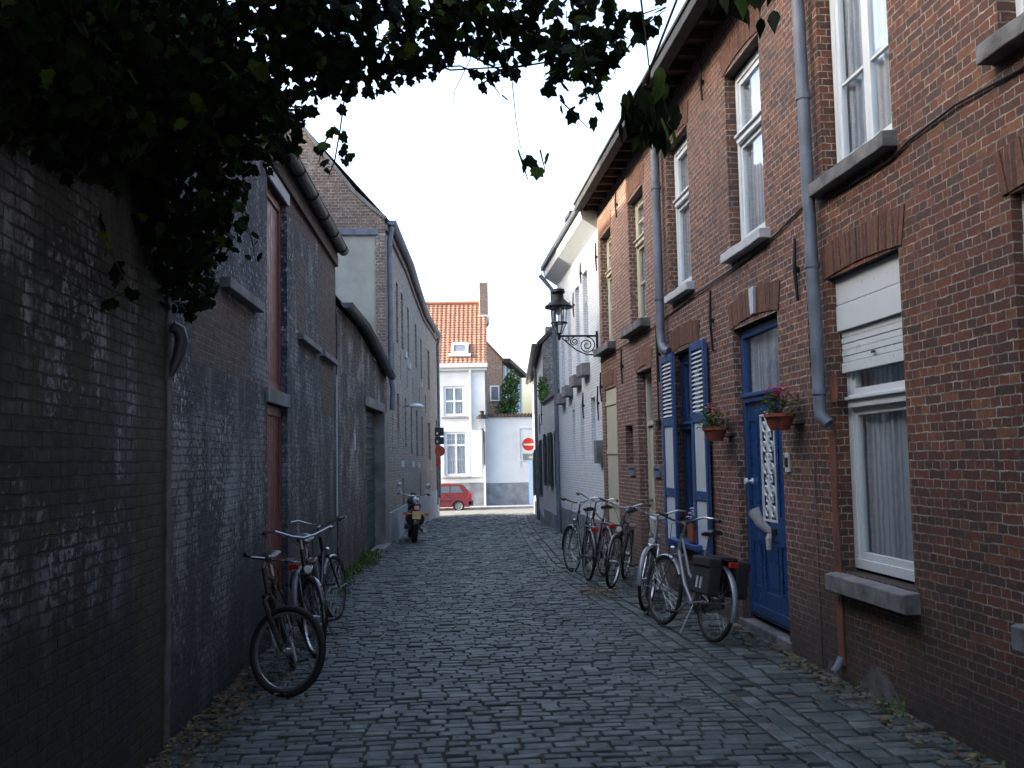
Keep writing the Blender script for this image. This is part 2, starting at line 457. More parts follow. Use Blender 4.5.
def roof_slab(mb, e0, e1, r0, r1, t=0.1, m=0):
    """roof plane from eave points to ridge points with thickness"""
    q = [Vector(e0), Vector(e1), Vector(r1), Vector(r0)]
    nrm = (q[1]-q[0]).cross(q[3]-q[0]).normalized()
    if nrm.z < 0: nrm = -nrm
    L = (q[1]-q[0]).length; S = (q[3]-q[0]).length
    uv = [(0, 0), (L, 0), (L, S), (0, S)]
    b = [p-nrm*t for p in q]
    mb.poly(q, uv, m); mb.poly(b[::-1], uv[::-1], m)
    for i in range(4):
        j = (i+1) % 4; mb.poly([q[i], q[j], b[j], b[i]], None, m)

def gutter(mb, pts, r=0.07, m=0):
    """half-round gutter along world points (rim height), with joints"""
    P = [Vector(p) for p in pts]; n = 9; rows = []
    for i, p in enumerate(P):
        t = (P[min(i+1, len(P)-1)]-P[max(0, i-1)]).normalized(); sd = Vector((t.y, -t.x, 0)).normalized()
        rows.append([[p+sd*(rr*math.cos(PI+PI*j/(n-1)))+Vector((0, 0, rr*math.sin(PI+PI*j/(n-1)))) for j in range(n)] for rr in (r, r-0.008)])
    for i in range(len(P)-1):
        for k in (0, 1):
            for j in range(n-1):
                mb.poly([rows[i][k][j], rows[i][k][j+1], rows[i+1][k][j+1], rows[i+1][k][j]], None, m)
        for j in (0, n-1):
            mb.poly([rows[i][0][j], rows[i][1][j], rows[i+1][1][j], rows[i+1][0][j]], None, m)
    for i in (0, len(P)-1): mb.poly(rows[i][0], None, m)
    # bead and joint rings
    for i in range(len(P)-1):
        a, b = rows[i][0][0], rows[i+1][0][0]; mb.tube([a, b], 0.009, 6, m)
        a, b = rows[i][0][n-1], rows[i+1][0][n-1]; mb.tube([a, b], 0.009, 6, m)
    return mb

def leaf_pts(kind):
    if kind == 'ivy':   # five-lobed
        return [(0, -0.42), (0.28, -0.50), (0.50, -0.20), (0.38, 0.02), (0.42, 0.24), (0.21, 0.27), (0, 0.58), (-0.21, 0.27), (-0.42, 0.24), (-0.38, 0.02), (-0.50, -0.20), (-0.28, -0.50)]
    if kind == 'oval':
        return [(0, -0.5), (0.22, -0.25), (0.26, 0.05), (0.14, 0.35), (0, 0.5), (-0.14, 0.35), (-0.26, 0.05), (-0.22, -0.25)]
    if kind == 'drop':
        return [(0, -0.5), (0.2, -0.35), (0.3, -0.05), (0.17, 0.3), (0, 0.75), (-0.17, 0.3), (-0.3, -0.05), (-0.2, -0.35)]
    return [(-.3, -.5), (.3, -.5), (.35, .2), (0, .5), (-.35, .2)]
def add_leaf(mb, c, tip, nrm, size, kind, curl=0.15, m=0):
    """leaf at c, pointing along tip, folded slightly about the midrib"""
    t = Vector(tip).normalized(); n_ = Vector(nrm); n_ = (n_-t*n_.dot(t))
    n_ = n_.normalized() if n_.length > 1e-4 else t.orthogonal().normalized()
    sdv = t.cross(n_); c = Vector(c)
    L = leaf_pts(kind); k = len(L); top = max(range(k), key=lambda i: L[i][1]); bot = 0
    def W_(p): return c+(sdv*p[0]+t*p[1]+n_*(-curl*(abs(p[0])*1.2)-curl*p[1]*p[1]))*size
    right = [L[i] for i in range(0, top+1)]; left = [L[i] for i in range(top, k)]+[L[0]]
    b = len(mb.v); mb.v += [tuple(W_(p)) for p in L]
    fr = tuple(b+i for i in range(0, top+1)); fl = tuple([b+i for i in range(top, k)]+[b])
    mb.f += [fr, fl]; mb.uv += [[(0, 0)]*len(fr), [(0, 0)]*len(fl)]; mb.mi += [m, m]
# ------------------------------------------------------------------ materials
glass_mat()
plain('dark_interior', (0.012, 0.012, 0.013), 0.9)  # near-black colour stands in for unlit rooms and openings
s = NT('net_curtain'); v_ = s.coords('UV')
wv = s.new('ShaderNodeTexWave', i_Scale=9.0, i_Distortion=2.0, i_Detail=2.0); s.l.new(v_, wv.inputs[0])
s.inp(s.b, 'Base Color', s.ramp(wv.outputs['Fac'], [(0.15, (0.50, 0.53, 0.60)), (0.8, (0.88, 0.90, 0.94))])); s.b.inputs['Roughness'].default_value = 0.9  # wave bands paint the shade of the folds into the colour
td_ = s.new('ShaderNodeBsdfTranslucent'); td_.inputs[0].default_value = (0.6, 0.62, 0.65, 1)
mx_ = s.new('ShaderNodeMixShader'); mx_.inputs[0].default_value = 0.3
s.l.new(s.b.outputs[0], mx_.inputs[1]); s.l.new(td_.outputs[0], mx_.inputs[2]); s.l.new(mx_.outputs[0], s.out.inputs[0])

M = MATS
def paint(name, col, rough=0.45, dirt=0.35, bump=0.15):
    s = NT(name); v = s.coords()
    mp = s.new('ShaderNodeMapping'); s.l.new(v, mp.inputs[0]); mp.inputs['Scale'].default_value = (6, 6, 1.2)
    f = s.ramp(s.noise(mp.outputs[0], 3, 6, 0.7), [(0.45, 0.0), (0.8, dirt)])
    c = s.mix(f, col, tuple(x*0.35+0.01 for x in col))
    s.inp(s.b, 'Base Color', c)
    s.inp(s.b, 'Roughness', s.ramp(s.noise(v, 9, 4), [(0.3, rough-0.1), (0.7, rough+0.15)]))
    s.inp(s.b, 'Normal', s.bump(s.noise(mp.outputs[0], 14, 4), bump, 0.004))
    return s.m
paint('white_paint', (0.62, 0.68, 0.73), 0.4, 0.25)
paint('cream_paint', (0.50, 0.49, 0.38), 0.5, 0.3)
paint('blue_paint', (0.02, 0.065, 0.20), 0.35, 0.5)
paint('blue_paint_door', (0.010, 0.05, 0.17), 0.3, 0.4)
paint('pale_panel', (0.50, 0.56, 0.60), 0.5, 0.2)
paint('red_paint', (0.17, 0.045, 0.04), 0.45, 0.5)
paint('dark_green_paint', (0.035, 0.06, 0.065), 0.5, 0.4)
paint('black_shutter_paint', (0.02, 0.022, 0.025), 0.5, 0.3)
paint('pvc_white', (0.60, 0.655, 0.69), 0.35, 0.12, 0.05)
paint('light_blue_paint', (0.35, 0.50, 0.72), 0.5, 0.2)
paint('soffit_wood', (0.05, 0.034, 0.026), 0.8, 0.6, 0.5)
plain('zinc', (0.13, 0.155, 0.20), 0.55, 0.15, 0.35, 5, 0.1)
plain('zinc_dark', (0.07, 0.08, 0.095), 0.5, 0.4, 0.45, 4, 0.15)
plain('gutter_black', (0.03, 0.032, 0.036), 0.7, 0, 0.4, 6, 0.1)
plain('iron', (0.012, 0.013, 0.015), 0.55, 0.6, 0.3, 20, 0.2)
plain('cable_black', (0.012, 0.012, 0.012), 0.7)
plain('stone_sill', (0.13, 0.135, 0.14), 0.85, 0, 0.55, 7, 0.6, bscale=40)
plain('stone_sill_pale', (0.42, 0.45, 0.48), 0.7, 0, 0.25, 7, 0.4, bscale=40)
plain('stone_grey', (0.17, 0.175, 0.18), 0.85, 0, 0.5, 3, 0.6, bscale=30)
plain('cement_old', (0.085, 0.085, 0.085), 0.9, 0, 0.6, 9, 0.6)
plain('terracotta', (0.22, 0.055, 0.035), 0.8, 0, 0.3, 9, 0.3)
plain('earth', (0.03, 0.02, 0.012), 0.95, 0, 0.4, 30, 0.8)
plain('plaster_grey', (0.38, 0.395, 0.355), 0.9, 0, 0.30, 1.2, 0.35, bscale=14)
plain('plinth_grey', (0.17, 0.19, 0.22), 0.85, 0, 0.4, 2.0, 0.4, bscale=25)
plain('plinth_pale', (0.27, 0.29, 0.32), 0.85, 0, 0.25, 2.0, 0.3, bscale=25)
plain('plaster_white', (0.52, 0.55, 0.58), 0.85, 0, 0.10, 0.8, 0.3, bscale=20)
plain('terracotta_pipe', (0.14, 0.052, 0.034), 0.75, 0, 0.5, 6, 0.4)
plain('asphalt', (0.11, 0.115, 0.12), 0.9, 0, 0.25, 6, 0.5, bscale=80)
plain('kerb_stone', (0.22, 0.23, 0.24), 0.85, 0, 0.25, 4, 0.4)

MORT = (0.24, 0.22, 0.205)
brick_mat('brick_red_near', [(0.24, 0.082, 0.046), (0.11, 0.052, 0.038), (0.20, 0.070, 0.040), (0.055, 0.040, 0.036), (0.17, 0.068, 0.043), (0.13, 0.052, 0.036), (0.30, 0.13, 0.060), (0.075, 0.052, 0.044), (0.22, 0.074, 0.042), (0.095, 0.048, 0.038)],
          (0.36, 0.335, 0.285), soot=((0.05, 0.034, 0.030), 0.48, 0.85), wash=((0.22, 0.18, 0.15), 0.64, 0.84, 1.5), damp=((0.035, 0.032, 0.03), 0.0, 1.0), bumpd=0.016, ms=0.0048, bw=0.185, bh=0.055, distort=0.006)
brick_mat('brick_red_middle', [(0.25, 0.098, 0.062), (0.14, 0.068, 0.052), (0.27, 0.112, 0.068), (0.095, 0.058, 0.052), (0.21, 0.086, 0.058), (0.16, 0.068, 0.050), (0.32, 0.14, 0.078), (0.085, 0.056, 0.054)],
          (0.38, 0.355, 0.32), soot=((0.07, 0.052, 0.05), 0.45, 0.85), wash=((0.27, 0.23, 0.20), 0.60, 0.80, 1.3), damp=((0.05, 0.042, 0.04), 0.0, 1.0), bumpd=0.014, ms=0.0055, bw=0.185, bh=0.055, distort=0.005)
brick_mat('brick_red_pale', [(0.27, 0.125, 0.09), (0.20, 0.10, 0.08), (0.30, 0.15, 0.11), (0.17, 0.10, 0.085), (0.26, 0.13, 0.10), (0.22, 0.105, 0.08)],
          (0.42, 0.38, 0.34), damp=((0.11, 0.085, 0.08), 0.0, 1.0), bumpd=0.010, ms=0.0065, bw=0.185, bh=0.055)
brick_mat('brick_white', [(0.70, 0.76, 0.82), (0.66, 0.72, 0.78), (0.73, 0.79, 0.84)], (0.54, 0.60, 0.66), bumpd=0.006, ms=0.006, mott=0.12,
          damp=((0.3, 0.34, 0.4), -0.6, 0.7))
brick_mat('brick_white_grey', [(0.60, 0.62, 0.63), (0.54, 0.56, 0.57), (0.66, 0.67, 0.68)], (0.50, 0.52, 0.54), bumpd=0.008, ms=0.006, mott=0.2)
brick_mat('brick_rough_gable', [(0.30, 0.27, 0.24), (0.22, 0.19, 0.17), (0.36, 0.33, 0.30), (0.18, 0.15, 0.14)], (0.34, 0.33, 0.31), ms=0.010, bumpd=0.014)
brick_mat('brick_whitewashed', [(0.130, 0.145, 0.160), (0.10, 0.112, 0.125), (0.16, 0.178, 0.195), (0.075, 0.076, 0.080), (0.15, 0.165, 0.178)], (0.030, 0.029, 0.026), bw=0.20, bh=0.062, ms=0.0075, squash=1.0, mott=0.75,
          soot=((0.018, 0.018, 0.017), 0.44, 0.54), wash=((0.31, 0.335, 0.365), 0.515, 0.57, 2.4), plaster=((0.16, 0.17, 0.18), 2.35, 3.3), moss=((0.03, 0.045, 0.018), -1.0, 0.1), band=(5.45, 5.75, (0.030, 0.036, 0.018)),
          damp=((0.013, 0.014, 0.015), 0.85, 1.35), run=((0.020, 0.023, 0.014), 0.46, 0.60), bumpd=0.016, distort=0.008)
brick_mat('brick_tarred', [(0.045, 0.052, 0.066), (0.065, 0.068, 0.080), (0.036, 0.042, 0.054), (0.058, 0.060, 0.070)], (0.085, 0.092, 0.108), bw=0.19, bh=0.052,
          wash=((0.27, 0.278, 0.29), 0.50, 0.575, 1.6), speck=((0.55, 0.57, 0.60), 0.58), damp=((0.022, 0.023, 0.026), -0.2, 1.3), run=((0.17, 0.173, 0.18), 0.56, 0.74), bumpd=0.012, distort=0.007)
brick_mat('brick_infill', [(0.115, 0.06, 0.045), (0.15, 0.085, 0.065), (0.085, 0.05, 0.04), (0.17, 0.10, 0.08)], (0.16, 0.15, 0.145), bw=0.18, bh=0.052,
          wash=((0.13, 0.13, 0.14), 0.55, 0.7, 2.0), bumpd=0.01, ms=0.007)
brick_mat('brick_dark_worn', [(0.065, 0.055, 0.055), (0.085, 0.068, 0.062), (0.05, 0.046, 0.047)], (0.13, 0.13, 0.13), bw=0.19, bh=0.052,
          wash=((0.38, 0.39, 0.41), 0.49, 0.60, 1.5), speck=((0.6, 0.61, 0.62), 0.60), damp=((0.035, 0.03, 0.028), -0.2, 1.2), bumpd=0.012, distort=0.007)
brick_mat('brick_brown', [(0.33, 0.265, 0.22), (0.25, 0.20, 0.17), (0.38, 0.31, 0.26), (0.28, 0.225, 0.19), (0.20, 0.16, 0.135)], (0.42, 0.395, 0.355), bw=0.20, bh=0.062,
          wash=((0.50, 0.50, 0.49), 0.54, 0.62, 1.8), bumpd=0.012, ms=0.009)
brick_mat('brick_gable', [(0.26, 0.18, 0.145), (0.21, 0.145, 0.12), (0.32, 0.235, 0.19), (0.18, 0.13, 0.11)], (0.36, 0.335, 0.305), bw=0.20, bh=0.062,
          wash=((0.50, 0.48, 0.46), 0.56, 0.66, 2.2), bumpd=0.012, ms=0.009)
brick_mat('brick_lintel', [(0.145, 0.058, 0.038), (0.18, 0.075, 0.045), (0.10, 0.042, 0.032), (0.21, 0.095, 0.052)], (0.16, 0.14, 0.12), squash=1.0, bw=0.055, bh=0.4, ms=0.004, bumpd=0.003)
brick_mat('brick_lintel_pale', [(0.26, 0.11, 0.075), (0.22, 0.10, 0.075), (0.30, 0.135, 0.09)], (0.28, 0.23, 0.2), squash=1.0, bw=0.055, bh=0.4, ms=0.005, bumpd=0.003)
island_mat('sett_stone', [(0.0, (0.038, 0.051, 0.052)), (0.3, (0.070, 0.090, 0.090)), (0.65, (0.095, 0.118, 0.117)), (0.88, (0.125, 0.15, 0.147)), (0.97, (0.145, 0.165, 0.155)), (1.0, (0.10, 0.095, 0.08))], 0.6, 0, 0.45, 0.8, 32, 5, 0.7)
island_mat('ivy_leaf', [(0.0, (0.006, 0.012, 0.005)), (0.5, (0.010, 0.021, 0.007)), (0.88, (0.020, 0.042, 0.010)), (1.0, (0.12, 0.20, 0.03))], 0.65, 0.25, 0.12)
island_mat('bright_leaf', [(0.0, (0.045, 0.10, 0.02)), (1.0, (0.11, 0.19, 0.035))], 0.5, 0.3)
island_mat('tree_leaf', [(0.0, (0.05, 0.10, 0.03)), (1.0, (0.12, 0.20, 0.05))], 0.5, 0.3)
island_mat('fallen_leaf', [(0.0, (0.05, 0.032, 0.015)), (0.4, (0.10, 0.065, 0.03)), (0.7, (0.16, 0.11, 0.05)), (0.95, (0.22, 0.17, 0.06)), (1.0, (0.20, 0.20, 0.15))], 0.8, 0.1)
plain('bark', (0.05, 0.04, 0.03), 0.9, 0, 0.4, 12, 0.8)
s = NT('roof_tile_orange'); uv_ = s.coords('UV')
b_ = s.new('ShaderNodeTexBrick', offset=0.0, i_Scale=1.0); s.l.new(uv_, b_.inputs['Vector'])
for k_, x_ in (('Mortar Size', 0.02), ('Mortar Smooth', 0.6), ('Brick Width', 0.24), ('Row Height', 0.33), ('Color1', (0.21, 0.10, 0.068, 1)), ('Color2', (0.28, 0.14, 0.097, 1)), ('Mortar', (0.13, 0.065, 0.05, 1))): b_.inputs[k_].default_value = x_
s.inp(s.b, 'Base Color', s.mix(s.ramp(s.noise(uv_, 1.2, 5), [(0.4, 0.0), (0.8, 0.5)]), b_.outputs['Color'], (0.18, 0.10, 0.08)))
s.b.inputs['Roughness'].default_value = 0.85
s = NT('roof_tile_dark'); uv_ = s.coords('UV')
b_ = s.new('ShaderNodeTexBrick', offset=0.0, i_Scale=1.0); s.l.new(uv_, b_.inputs['Vector'])
for k_, x_ in (('Mortar Size', 0.02), ('Mortar Smooth', 0.6), ('Brick Width', 0.22), ('Row Height', 0.3), ('Color1', (0.07, 0.045, 0.04, 1)), ('Color2', (0.11, 0.07, 0.055, 1)), ('Mortar', (0.03, 0.025, 0.025, 1))): b_.inputs[k_].default_value = x_
s.inp(s.b, 'Base Color', b_.outputs['Color']); s.inp(s.b, 'Normal', s.bump(b_.outputs['Fac'], 0.8, 0.02)); s.b.inputs['Roughness'].default_value = 0.85

# ------------------------------------------------------------------ ground
def zg(y): return -0.03*min(max(y-22.0, 0), 32.0)
mb = MB()
ys = [-60, -3, 22, 26, 30, 34, 38, 42, 46, 50, 54, 60, 260]
for a, b in zip(ys, ys[1:]):
    for x0, x1 in ((-200, -6), (-6, 8), (8, 200)):
        mb.poly([(x0, a, zg(a)-0.03), (x1, a, zg(a)-0.03), (x1, b, zg(b)-0.03), (x0, b, zg(b)-0.03)], [(x0, a), (x1, a), (x1, b), (x0, b)])
s = NT('ground_earth'); v_ = s.coords()
s.inp(s.b, 'Base Color', s.mix(s.ramp(s.noise(v_, 2.2, 6, 0.7), [(0.45, 0.0), (0.65, 0.85)]), (0.022, 0.021, 0.018), (0.025, 0.034, 0.014)))
s.b.inputs['Roughness'].default_value = 0.95; s.inp(s.b, 'Normal', s.bump(s.noise(v_, 60, 4), 0.7, 0.01))
tag(mb.build('ground', M['ground_earth']), 'dark mossy earth showing in the joints between the setts', 'ground', kind='structure')
bpy.data.objects['ground'].pop('category', None)

def kind(o, label=None):
    o['kind'] = 'structure'
    if label: o['label'] = label
    return o
rnd = random.Random(4)
def lerp_tab(tab, y):
    if y <= tab[0][0]: return tab[0][1]
    for (a, va), (b, vb) in zip(tab, tab[1:]):
        if y <= b: return va+(vb-va)*(y-a)/(b-a)
    return tab[-1][1]
XL = [(0, -1.8), (6.3, -1.58), (14.5, -1.33), (20.4, -0.86), (25.1, -0.56), (28.5, -0.42), (33.7, -0.18), (39.6, 0.38), (41.5, 0.5)]
XG = [(0, 2.05), (8, 1.98), (11, 1.92), (15.7, 1.72), (22, 2.0), (30, 2.6), (41.5, 3.55)]
XR = [(0, 2.97), (22.6, 2.97), (27, 3.12), (41, 4.25), (41.5, 4.3)]
def sett(mb, cx, cy, wx, wy, rz, h=0.0):
    z0 = zg(cy)+h+rnd.gauss(0, 0.004); tx, ty = rnd.gauss(0, 0.014), rnd.gauss(0, 0.05)
    ca, sa = math.cos(rz), math.sin(rz); b = len(mb.v)
    hx, hy = wx/2, wy/2; e = min(0.009, wy*0.10)
    jit = [(rnd.uniform(-.004, .004), rnd.uniform(-.004, .004)) for _ in range(4)]
    for lvl, (inset, dz) in enumerate(((0, -0.026), (e*0.35, -0.004), (e*1.1, 0.0))):
        for k, (sx, sy) in enumerate(((-1, -1), (1, -1), (1, 1), (-1, 1))):
            lx = sx*(hx-inset)+jit[k][0]; ly = sy*(hy-inset)+jit[k][1]
            mb.v.append((cx+lx*ca-ly*sa, cy+lx*sa+ly*ca, z0+dz+tx*lx+ty*ly-0.03*0+zg(cy+ly)-zg(cy)))
    for l in (0, 1):
        for k in range(4):
            k2 = (k+1) % 4; mb.f.append((b+l*4+k, b+l*4+k2, b+l*4+4+k2, b+l*4+4+k))
    mb.f.append((b+8, b+9, b+10, b+11))
    mb.uv += [[(0, 0)]*4]*9; mb.mi += [0]*9
mb = MB(); y = 0.2
while y < 41.5:
    p = rnd.uniform(0.088, 0.112); yc = y+p/2
    xl, xr = lerp_tab(XL, yc)+0.03, lerp_tab(XG, yc)-0.014
    x = xl+rnd.uniform(-0.08, 0.02); ph = rnd.uniform(0, 6)
    while x < xr-0.05:
        w_ = rnd.uniform(0.115, 0.205)
        if x+w_ > xr-0.06: w_ = xr-x
        xc = x+w_/2; t = (xc-xl)/(xr-xl)
        yy = yc+0.015*math.sin(t*3.1)+0.005*math.sin(xc*2.3+ph*0.2)+rnd.gauss(0, 0.003)
        crown = 0.035*(1-(2*t-1)**2)
        sett(mb, xc, yy, w_-0.012, p-0.016+rnd.uniform(-0.004, 0.004), rnd.gauss(0, 0.014), crown-0.01)
        x += w_
    y += p
kind(mb.build('road', M['sett_stone'], recalc=False), 'roadway of worn blue grey stone setts laid in rows across the alley')
mb = MB()
for k in range(3):
    y = 0.2
    while y < 41.4:
        l = rnd.uniform(0.15, 0.24)
        x0, x1 = lerp_tab(XG, y), lerp_tab(XG, y+l)
        sett(mb, (x0+x1)/2+0.045+k*0.115, y+l/2, 0.105, l-0.01, -math.atan2(x1-x0, l), -0.009+(0.003 if k != 1 else -0.004)); y += l
kind(mb.build('gutter_channel', M['sett_stone'], recalc=False), 'three lengthwise rows of setts forming the drain channel')
mb = MB(); y = 0.2
while y < 41.3:
    p = rnd.uniform(0.115, 0.15); yc = y+p/2
    xl, xr = lerp_tab(XG, yc)+0.342, lerp_tab(XR, yc)+0.02
    x = xl
    while x < xr-0.04:
        w_ = rnd.uniform(0.14, 0.23)
        if x+w_ > xr-0.07: w_ = xr-x
        sett(mb, x+w_/2, yc, w_-0.012, p-0.015, rnd.gauss(0, 0.012), 0.0+0.03*(x-xl))
        x += w_
    y += p
kind(mb.build('pavement', M['sett_stone'], recalc=False), 'narrow strip of setts between drain channel and brick houses')
# sand and moss bed between the setts, following the camber
bed = MB(); yy_ = [0+0.5*i for i in range(84)]
for a, b in zip(yy_, yy_[1:]):
    def colx(y_):
        l_, g_, r_ = lerp_tab(XL, y_), lerp_tab(XG, y_), lerp_tab(XR, y_); q_ = []
        for i in range(13): t_ = i/12; q_.append((l_+(g_-l_)*t_, y_, zg(y_)+0.035*(1-(2*t_-1)**2)-0.010-0.012))
        q_.append((g_+0.33, y_, zg(y_)-0.022)); q_.append((r_+0.03, y_, zg(y_)+0.03*(r_-g_-0.34)-0.012)); return q_
    A_, B_ = colx(a), colx(b)
    for i in range(len(A_)-1): bed.poly([A_[i], A_[i+1], B_[i+1], B_[i]])
s = NT('joint_sand'); v_ = s.coords()
s.inp(s.b, 'Base Color', s.mix(s.ramp(s.noise(v_, 1.6, 6, 0.7), [(0.42, 0.0), (0.62, 0.9)]), (0.030, 0.030, 0.026), (0.030, 0.042, 0.018)))
s.b.inputs['Roughness'].default_value = 0.95; s.inp(s.b, 'Normal', s.bump(s.noise(v_, 90, 4), 0.8, 0.01))
kind(bed.build('joint_bed', M['joint_sand'], recalc=False), 'dark sand and moss between the setts')
# cross street at the far end
zf = zg(54)
mb = MB()
mb.poly([(-60, 41.5, zg(41.5)-0.012), (60, 41.5, zg(41.5)-0.012), (60, 47, zg(47)-0.012), (-60, 47, zg(47)-0.012)])
mb.poly([(-60, 47, zg(47)-0.012), (60, 47, zg(47)-0.012), (60, 53.4, zg(53.4)-0.012), (-60, 53.4, zg(53.4)-0.012)])
kind(mb.build('cross_street', M['asphalt']), 'pale grey street crossing the end of the alley')
mb = MB(); mb.box(W, -40, 40, 53.4, 53.55, zf-0.1, zf+0.11); kind(mb.build('kerb', M['kerb_stone'], bevel=0.01), 'stone kerb along the far pavement')
mb = MB(); mb.box(W, -40, 40, 53.55, 56.5, zf-0.1, zf+0.105)
kind(mb.build('far_pavement', M['kerb_stone']), 'pale pavement in front of the white buildings')

# ------------------------------------------------------------------ right side houses
FR = Fr(2.95, 0, 0, 1, -1, 0)
EAVE = 5.98
def gable_shell(mb, F, u0, u1, z_e, depth=7.0, rise=3.6, zb=-0.3, ends=(True, True), m=0):
    """back wall and gable ends of a house body behind the frame"""
    for u, on in ((u0, ends[0]), (u1, ends[1])):
        if on:
            mb.poly([F.P(u, 0, zb), F.P(u, -depth, zb), F.P(u, -depth, z_e), F.P(u, -depth/2, z_e+rise), F.P(u, 0, z_e)],
                    [(0, zb), (depth, zb), (depth, z_e), (depth/2, z_e+rise), (0, z_e)], m)
    mb.poly([F.P(u0, -depth, zb), F.P(u1, -depth, zb), F.P(u1, -depth, z_e), F.P(u0, -depth, z_e)], [(u0, zb), (u1, zb), (u1, z_e), (u0, z_e)], m)
def pitched_roof(F, u0, u1, z_e, parent, mat, depth=7.0, rise=3.6, over=0.26, t=0.1, name='roof'):
    mb = MB(); zo = z_e+0.1-over*rise/(depth/2)*0
    roof_slab(mb, F.P(u0, over, zo), F.P(u1, over, zo), F.P(u0, -depth/2, z_e+rise+0.12), F.P(u1, -depth/2, z_e+rise+0.12), t)
    roof_slab(mb, F.P(u0, -depth-0.3, zo), F.P(u1, -depth-0.3, zo), F.P(u0, -depth/2-0.002, z_e+rise+0.12), F.P(u1, -depth/2-0.002, z_e+rise+0.12), t)
    return mb.build(name, mat, parent, recalc=False)
def eaves(F, u0, u1, z_e, parent, over=0.26, fmat='gutter_black', rafters=True, step=0.42):
    g = MB(); g.box(F, u0, u1, over, over+0.13, z_e-0.06, z_e+0.09); g.box(F, u0, u1, over+0.13, over+0.15, z_e+0.05, z_e+0.095)
    g.build('gutter', M[fmat], parent, bevel=0.01)
    s_ = MB(); s_.box(F, u0, u1, 0.0, over-0.002, z_e+0.03, z_e+0.055); s_.build('soffit', M['soffit_wood'], parent)
    if rafters:
        u = u0+0.15
        while u < u1-0.05:
            r_ = MB(); r_.box(F, u, u+0.075, 0.0, over-0.01, z_e-0.075, z_e+0.028); r_.build('rafter', M['soffit_wood'], parent, bevel=0.004); u += step
def anchor(F, u, z0, z1, parent):
    a = MB(); a.tube([F.P(u-0.01, 0.025, z0), F.P(u+0.004, 0.035, (z0+z1)/2), F.P(u, 0.025, z1)], [0.012, 0.016, 0.012], 6)
    a.box(F, u-0.02, u+0.02, 0.0, 0.04, (z0+z1)/2-0.02, (z0+z1)/2+0.02)
    a.build('wall_anchor', M['iron'], parent)

# --- house A: nearest on the right
HA = thing('brick_house', 'nearest dark red brick house with white roller shutters on the right', 'house', 'brick houses on the right side', (2.95, 3, 0))
def adopt(o, parent):
    o.parent = parent; o.matrix_parent_inverse = parent.matrix_world.inverted() if False else Matrix.Translation(parent.location).inverted()
_old_build = MB.build
def build2(s, name, mats, parent=None, **k):
    """meshes are written in world coordinates; houses have their empty at the base"""
    o = _old_build(s, name, mats, None, **k)
    if parent is not None:
        o.parent = parent
        if parent.type == 'EMPTY' and not parent.get('local_space'):
            o.matrix_parent_inverse = Matrix.Translation(parent.location).inverted()
    return o
MB.build = build2
holesA = [(5.98, 7.10, 0.80, 2.93), (3.75, 4.76, 0.80, 2.94), (5.98, 7.10, 3.68, 5.40), (3.85, 4.78, 3.76, 5.45), (1.2, 2.2, 0.8, 2.95), (1.2, 2.1, 3.7, 5.4)]
mb = MB(); wall(mb, FR, -4, 7.50, -0.2, EAVE, holesA, 0.17)
gable_shell(mb, FR, -4, 7.50, EAVE); mb.build('wall', M['brick_red_near'], HA, recalc=False)
pitched_roof(FR, -4, 7.5, EAVE, HA, M['roof_tile_dark']); eaves(FR, -4, 7.5, EAVE, HA)
for h in holesA: lintel(FR, h[0], h[1], h[3]+0.004, HA, M['brick_lintel'], 0.24, 0.03)
for h in holesA:
    if h[3] < 4: sill(FR, h[0], h[1], h[2], HA, M['stone_sill'], 0.14, 0.10, 0.06)
    else: sill(FR, h[0], h[1], h[2], HA, M['stone_sill'], 0.12, 0.10, 0.06)
wA = window(FR, 6.0, 7.08, 3.70, 5.38, HA, M['white_paint'], 0.10, 'casement', seed=3, bars=(0.38,))
window(FR, 3.87, 4.78, 3.78, 5.43, HA, M['white_paint'], 0.10, 'casement', seed=4, bars=(0.38,))
window(FR, 1.2, 2.1, 3.72, 5.4, HA, M['white_paint'], 0.10, 'casement', seed=14)
window(FR, 1.2, 2.2, 0.82, 2.9, HA, M['white_paint'], 0.10, 'sash', seed=15)
for (a, b, ztop, sd) in ((5.98, 7.10, 2.93, 5), (3.75, 4.76, 2.94, 6)):
    fo = window(FR, a, b, 0.82, ztop-0.40, HA, M['pvc_white'], 0.11, 'sash', seed=sd, fw=0.07, split=0.70)
    k = MB()
    k.box(FR, a+0.003, b-0.003, -0.16, -0.055, ztop-0.20, ztop-0.004); k.box(FR, a+0.003, b-0.003, -0.16, -0.050, ztop-0.395, ztop-0.206)
    k.build('shutter_box', M['pvc_white'], fo, bevel=0.004)
    k = MB(); zz = ztop-0.40
    for i in range(5):
        k.box(FR, a+0.02, b-0.02, -0.10, -0.078+0.004*(i % 2), zz-0.045*(i+1)+0.002, zz-0.045*i-0.002)
    k.box(FR, a+0.02, b-0.02, -0.10, -0.068, zz-0.30, zz-0.229)
    k.build('roller_shutter', M['pvc_white'], fo, bevel=0.003)
    k = MB(); k.box(FR, (a+b)/2-0.03, (a+b)/2+0.03, -0.067, -0.060, zz-0.205, zz-0.19); k.build('handle', M['iron'], fo)
cp = MB(); cp.box(FR, 7.0, 7.12, 0, 0.012, 2.02, 2.22); cp.build('vent_plate', M['terracotta_pipe'], HA)
pipe([FR.P(7.24, 0.09, 6.0), FR.P(7.20, 0.085, 4.0), FR.P(7.14, 0.085, 2.02), FR.P(7.13, 0.09, 1.93), FR.P(7.08, 0.05, 1.86)], 0.047, HA, M['zinc'], clips=[FR.P(7.21, 0.085, 4.35), FR.P(7.175, 0.085, 3.05), FR.P(7.14, 0.085, 2.1)])
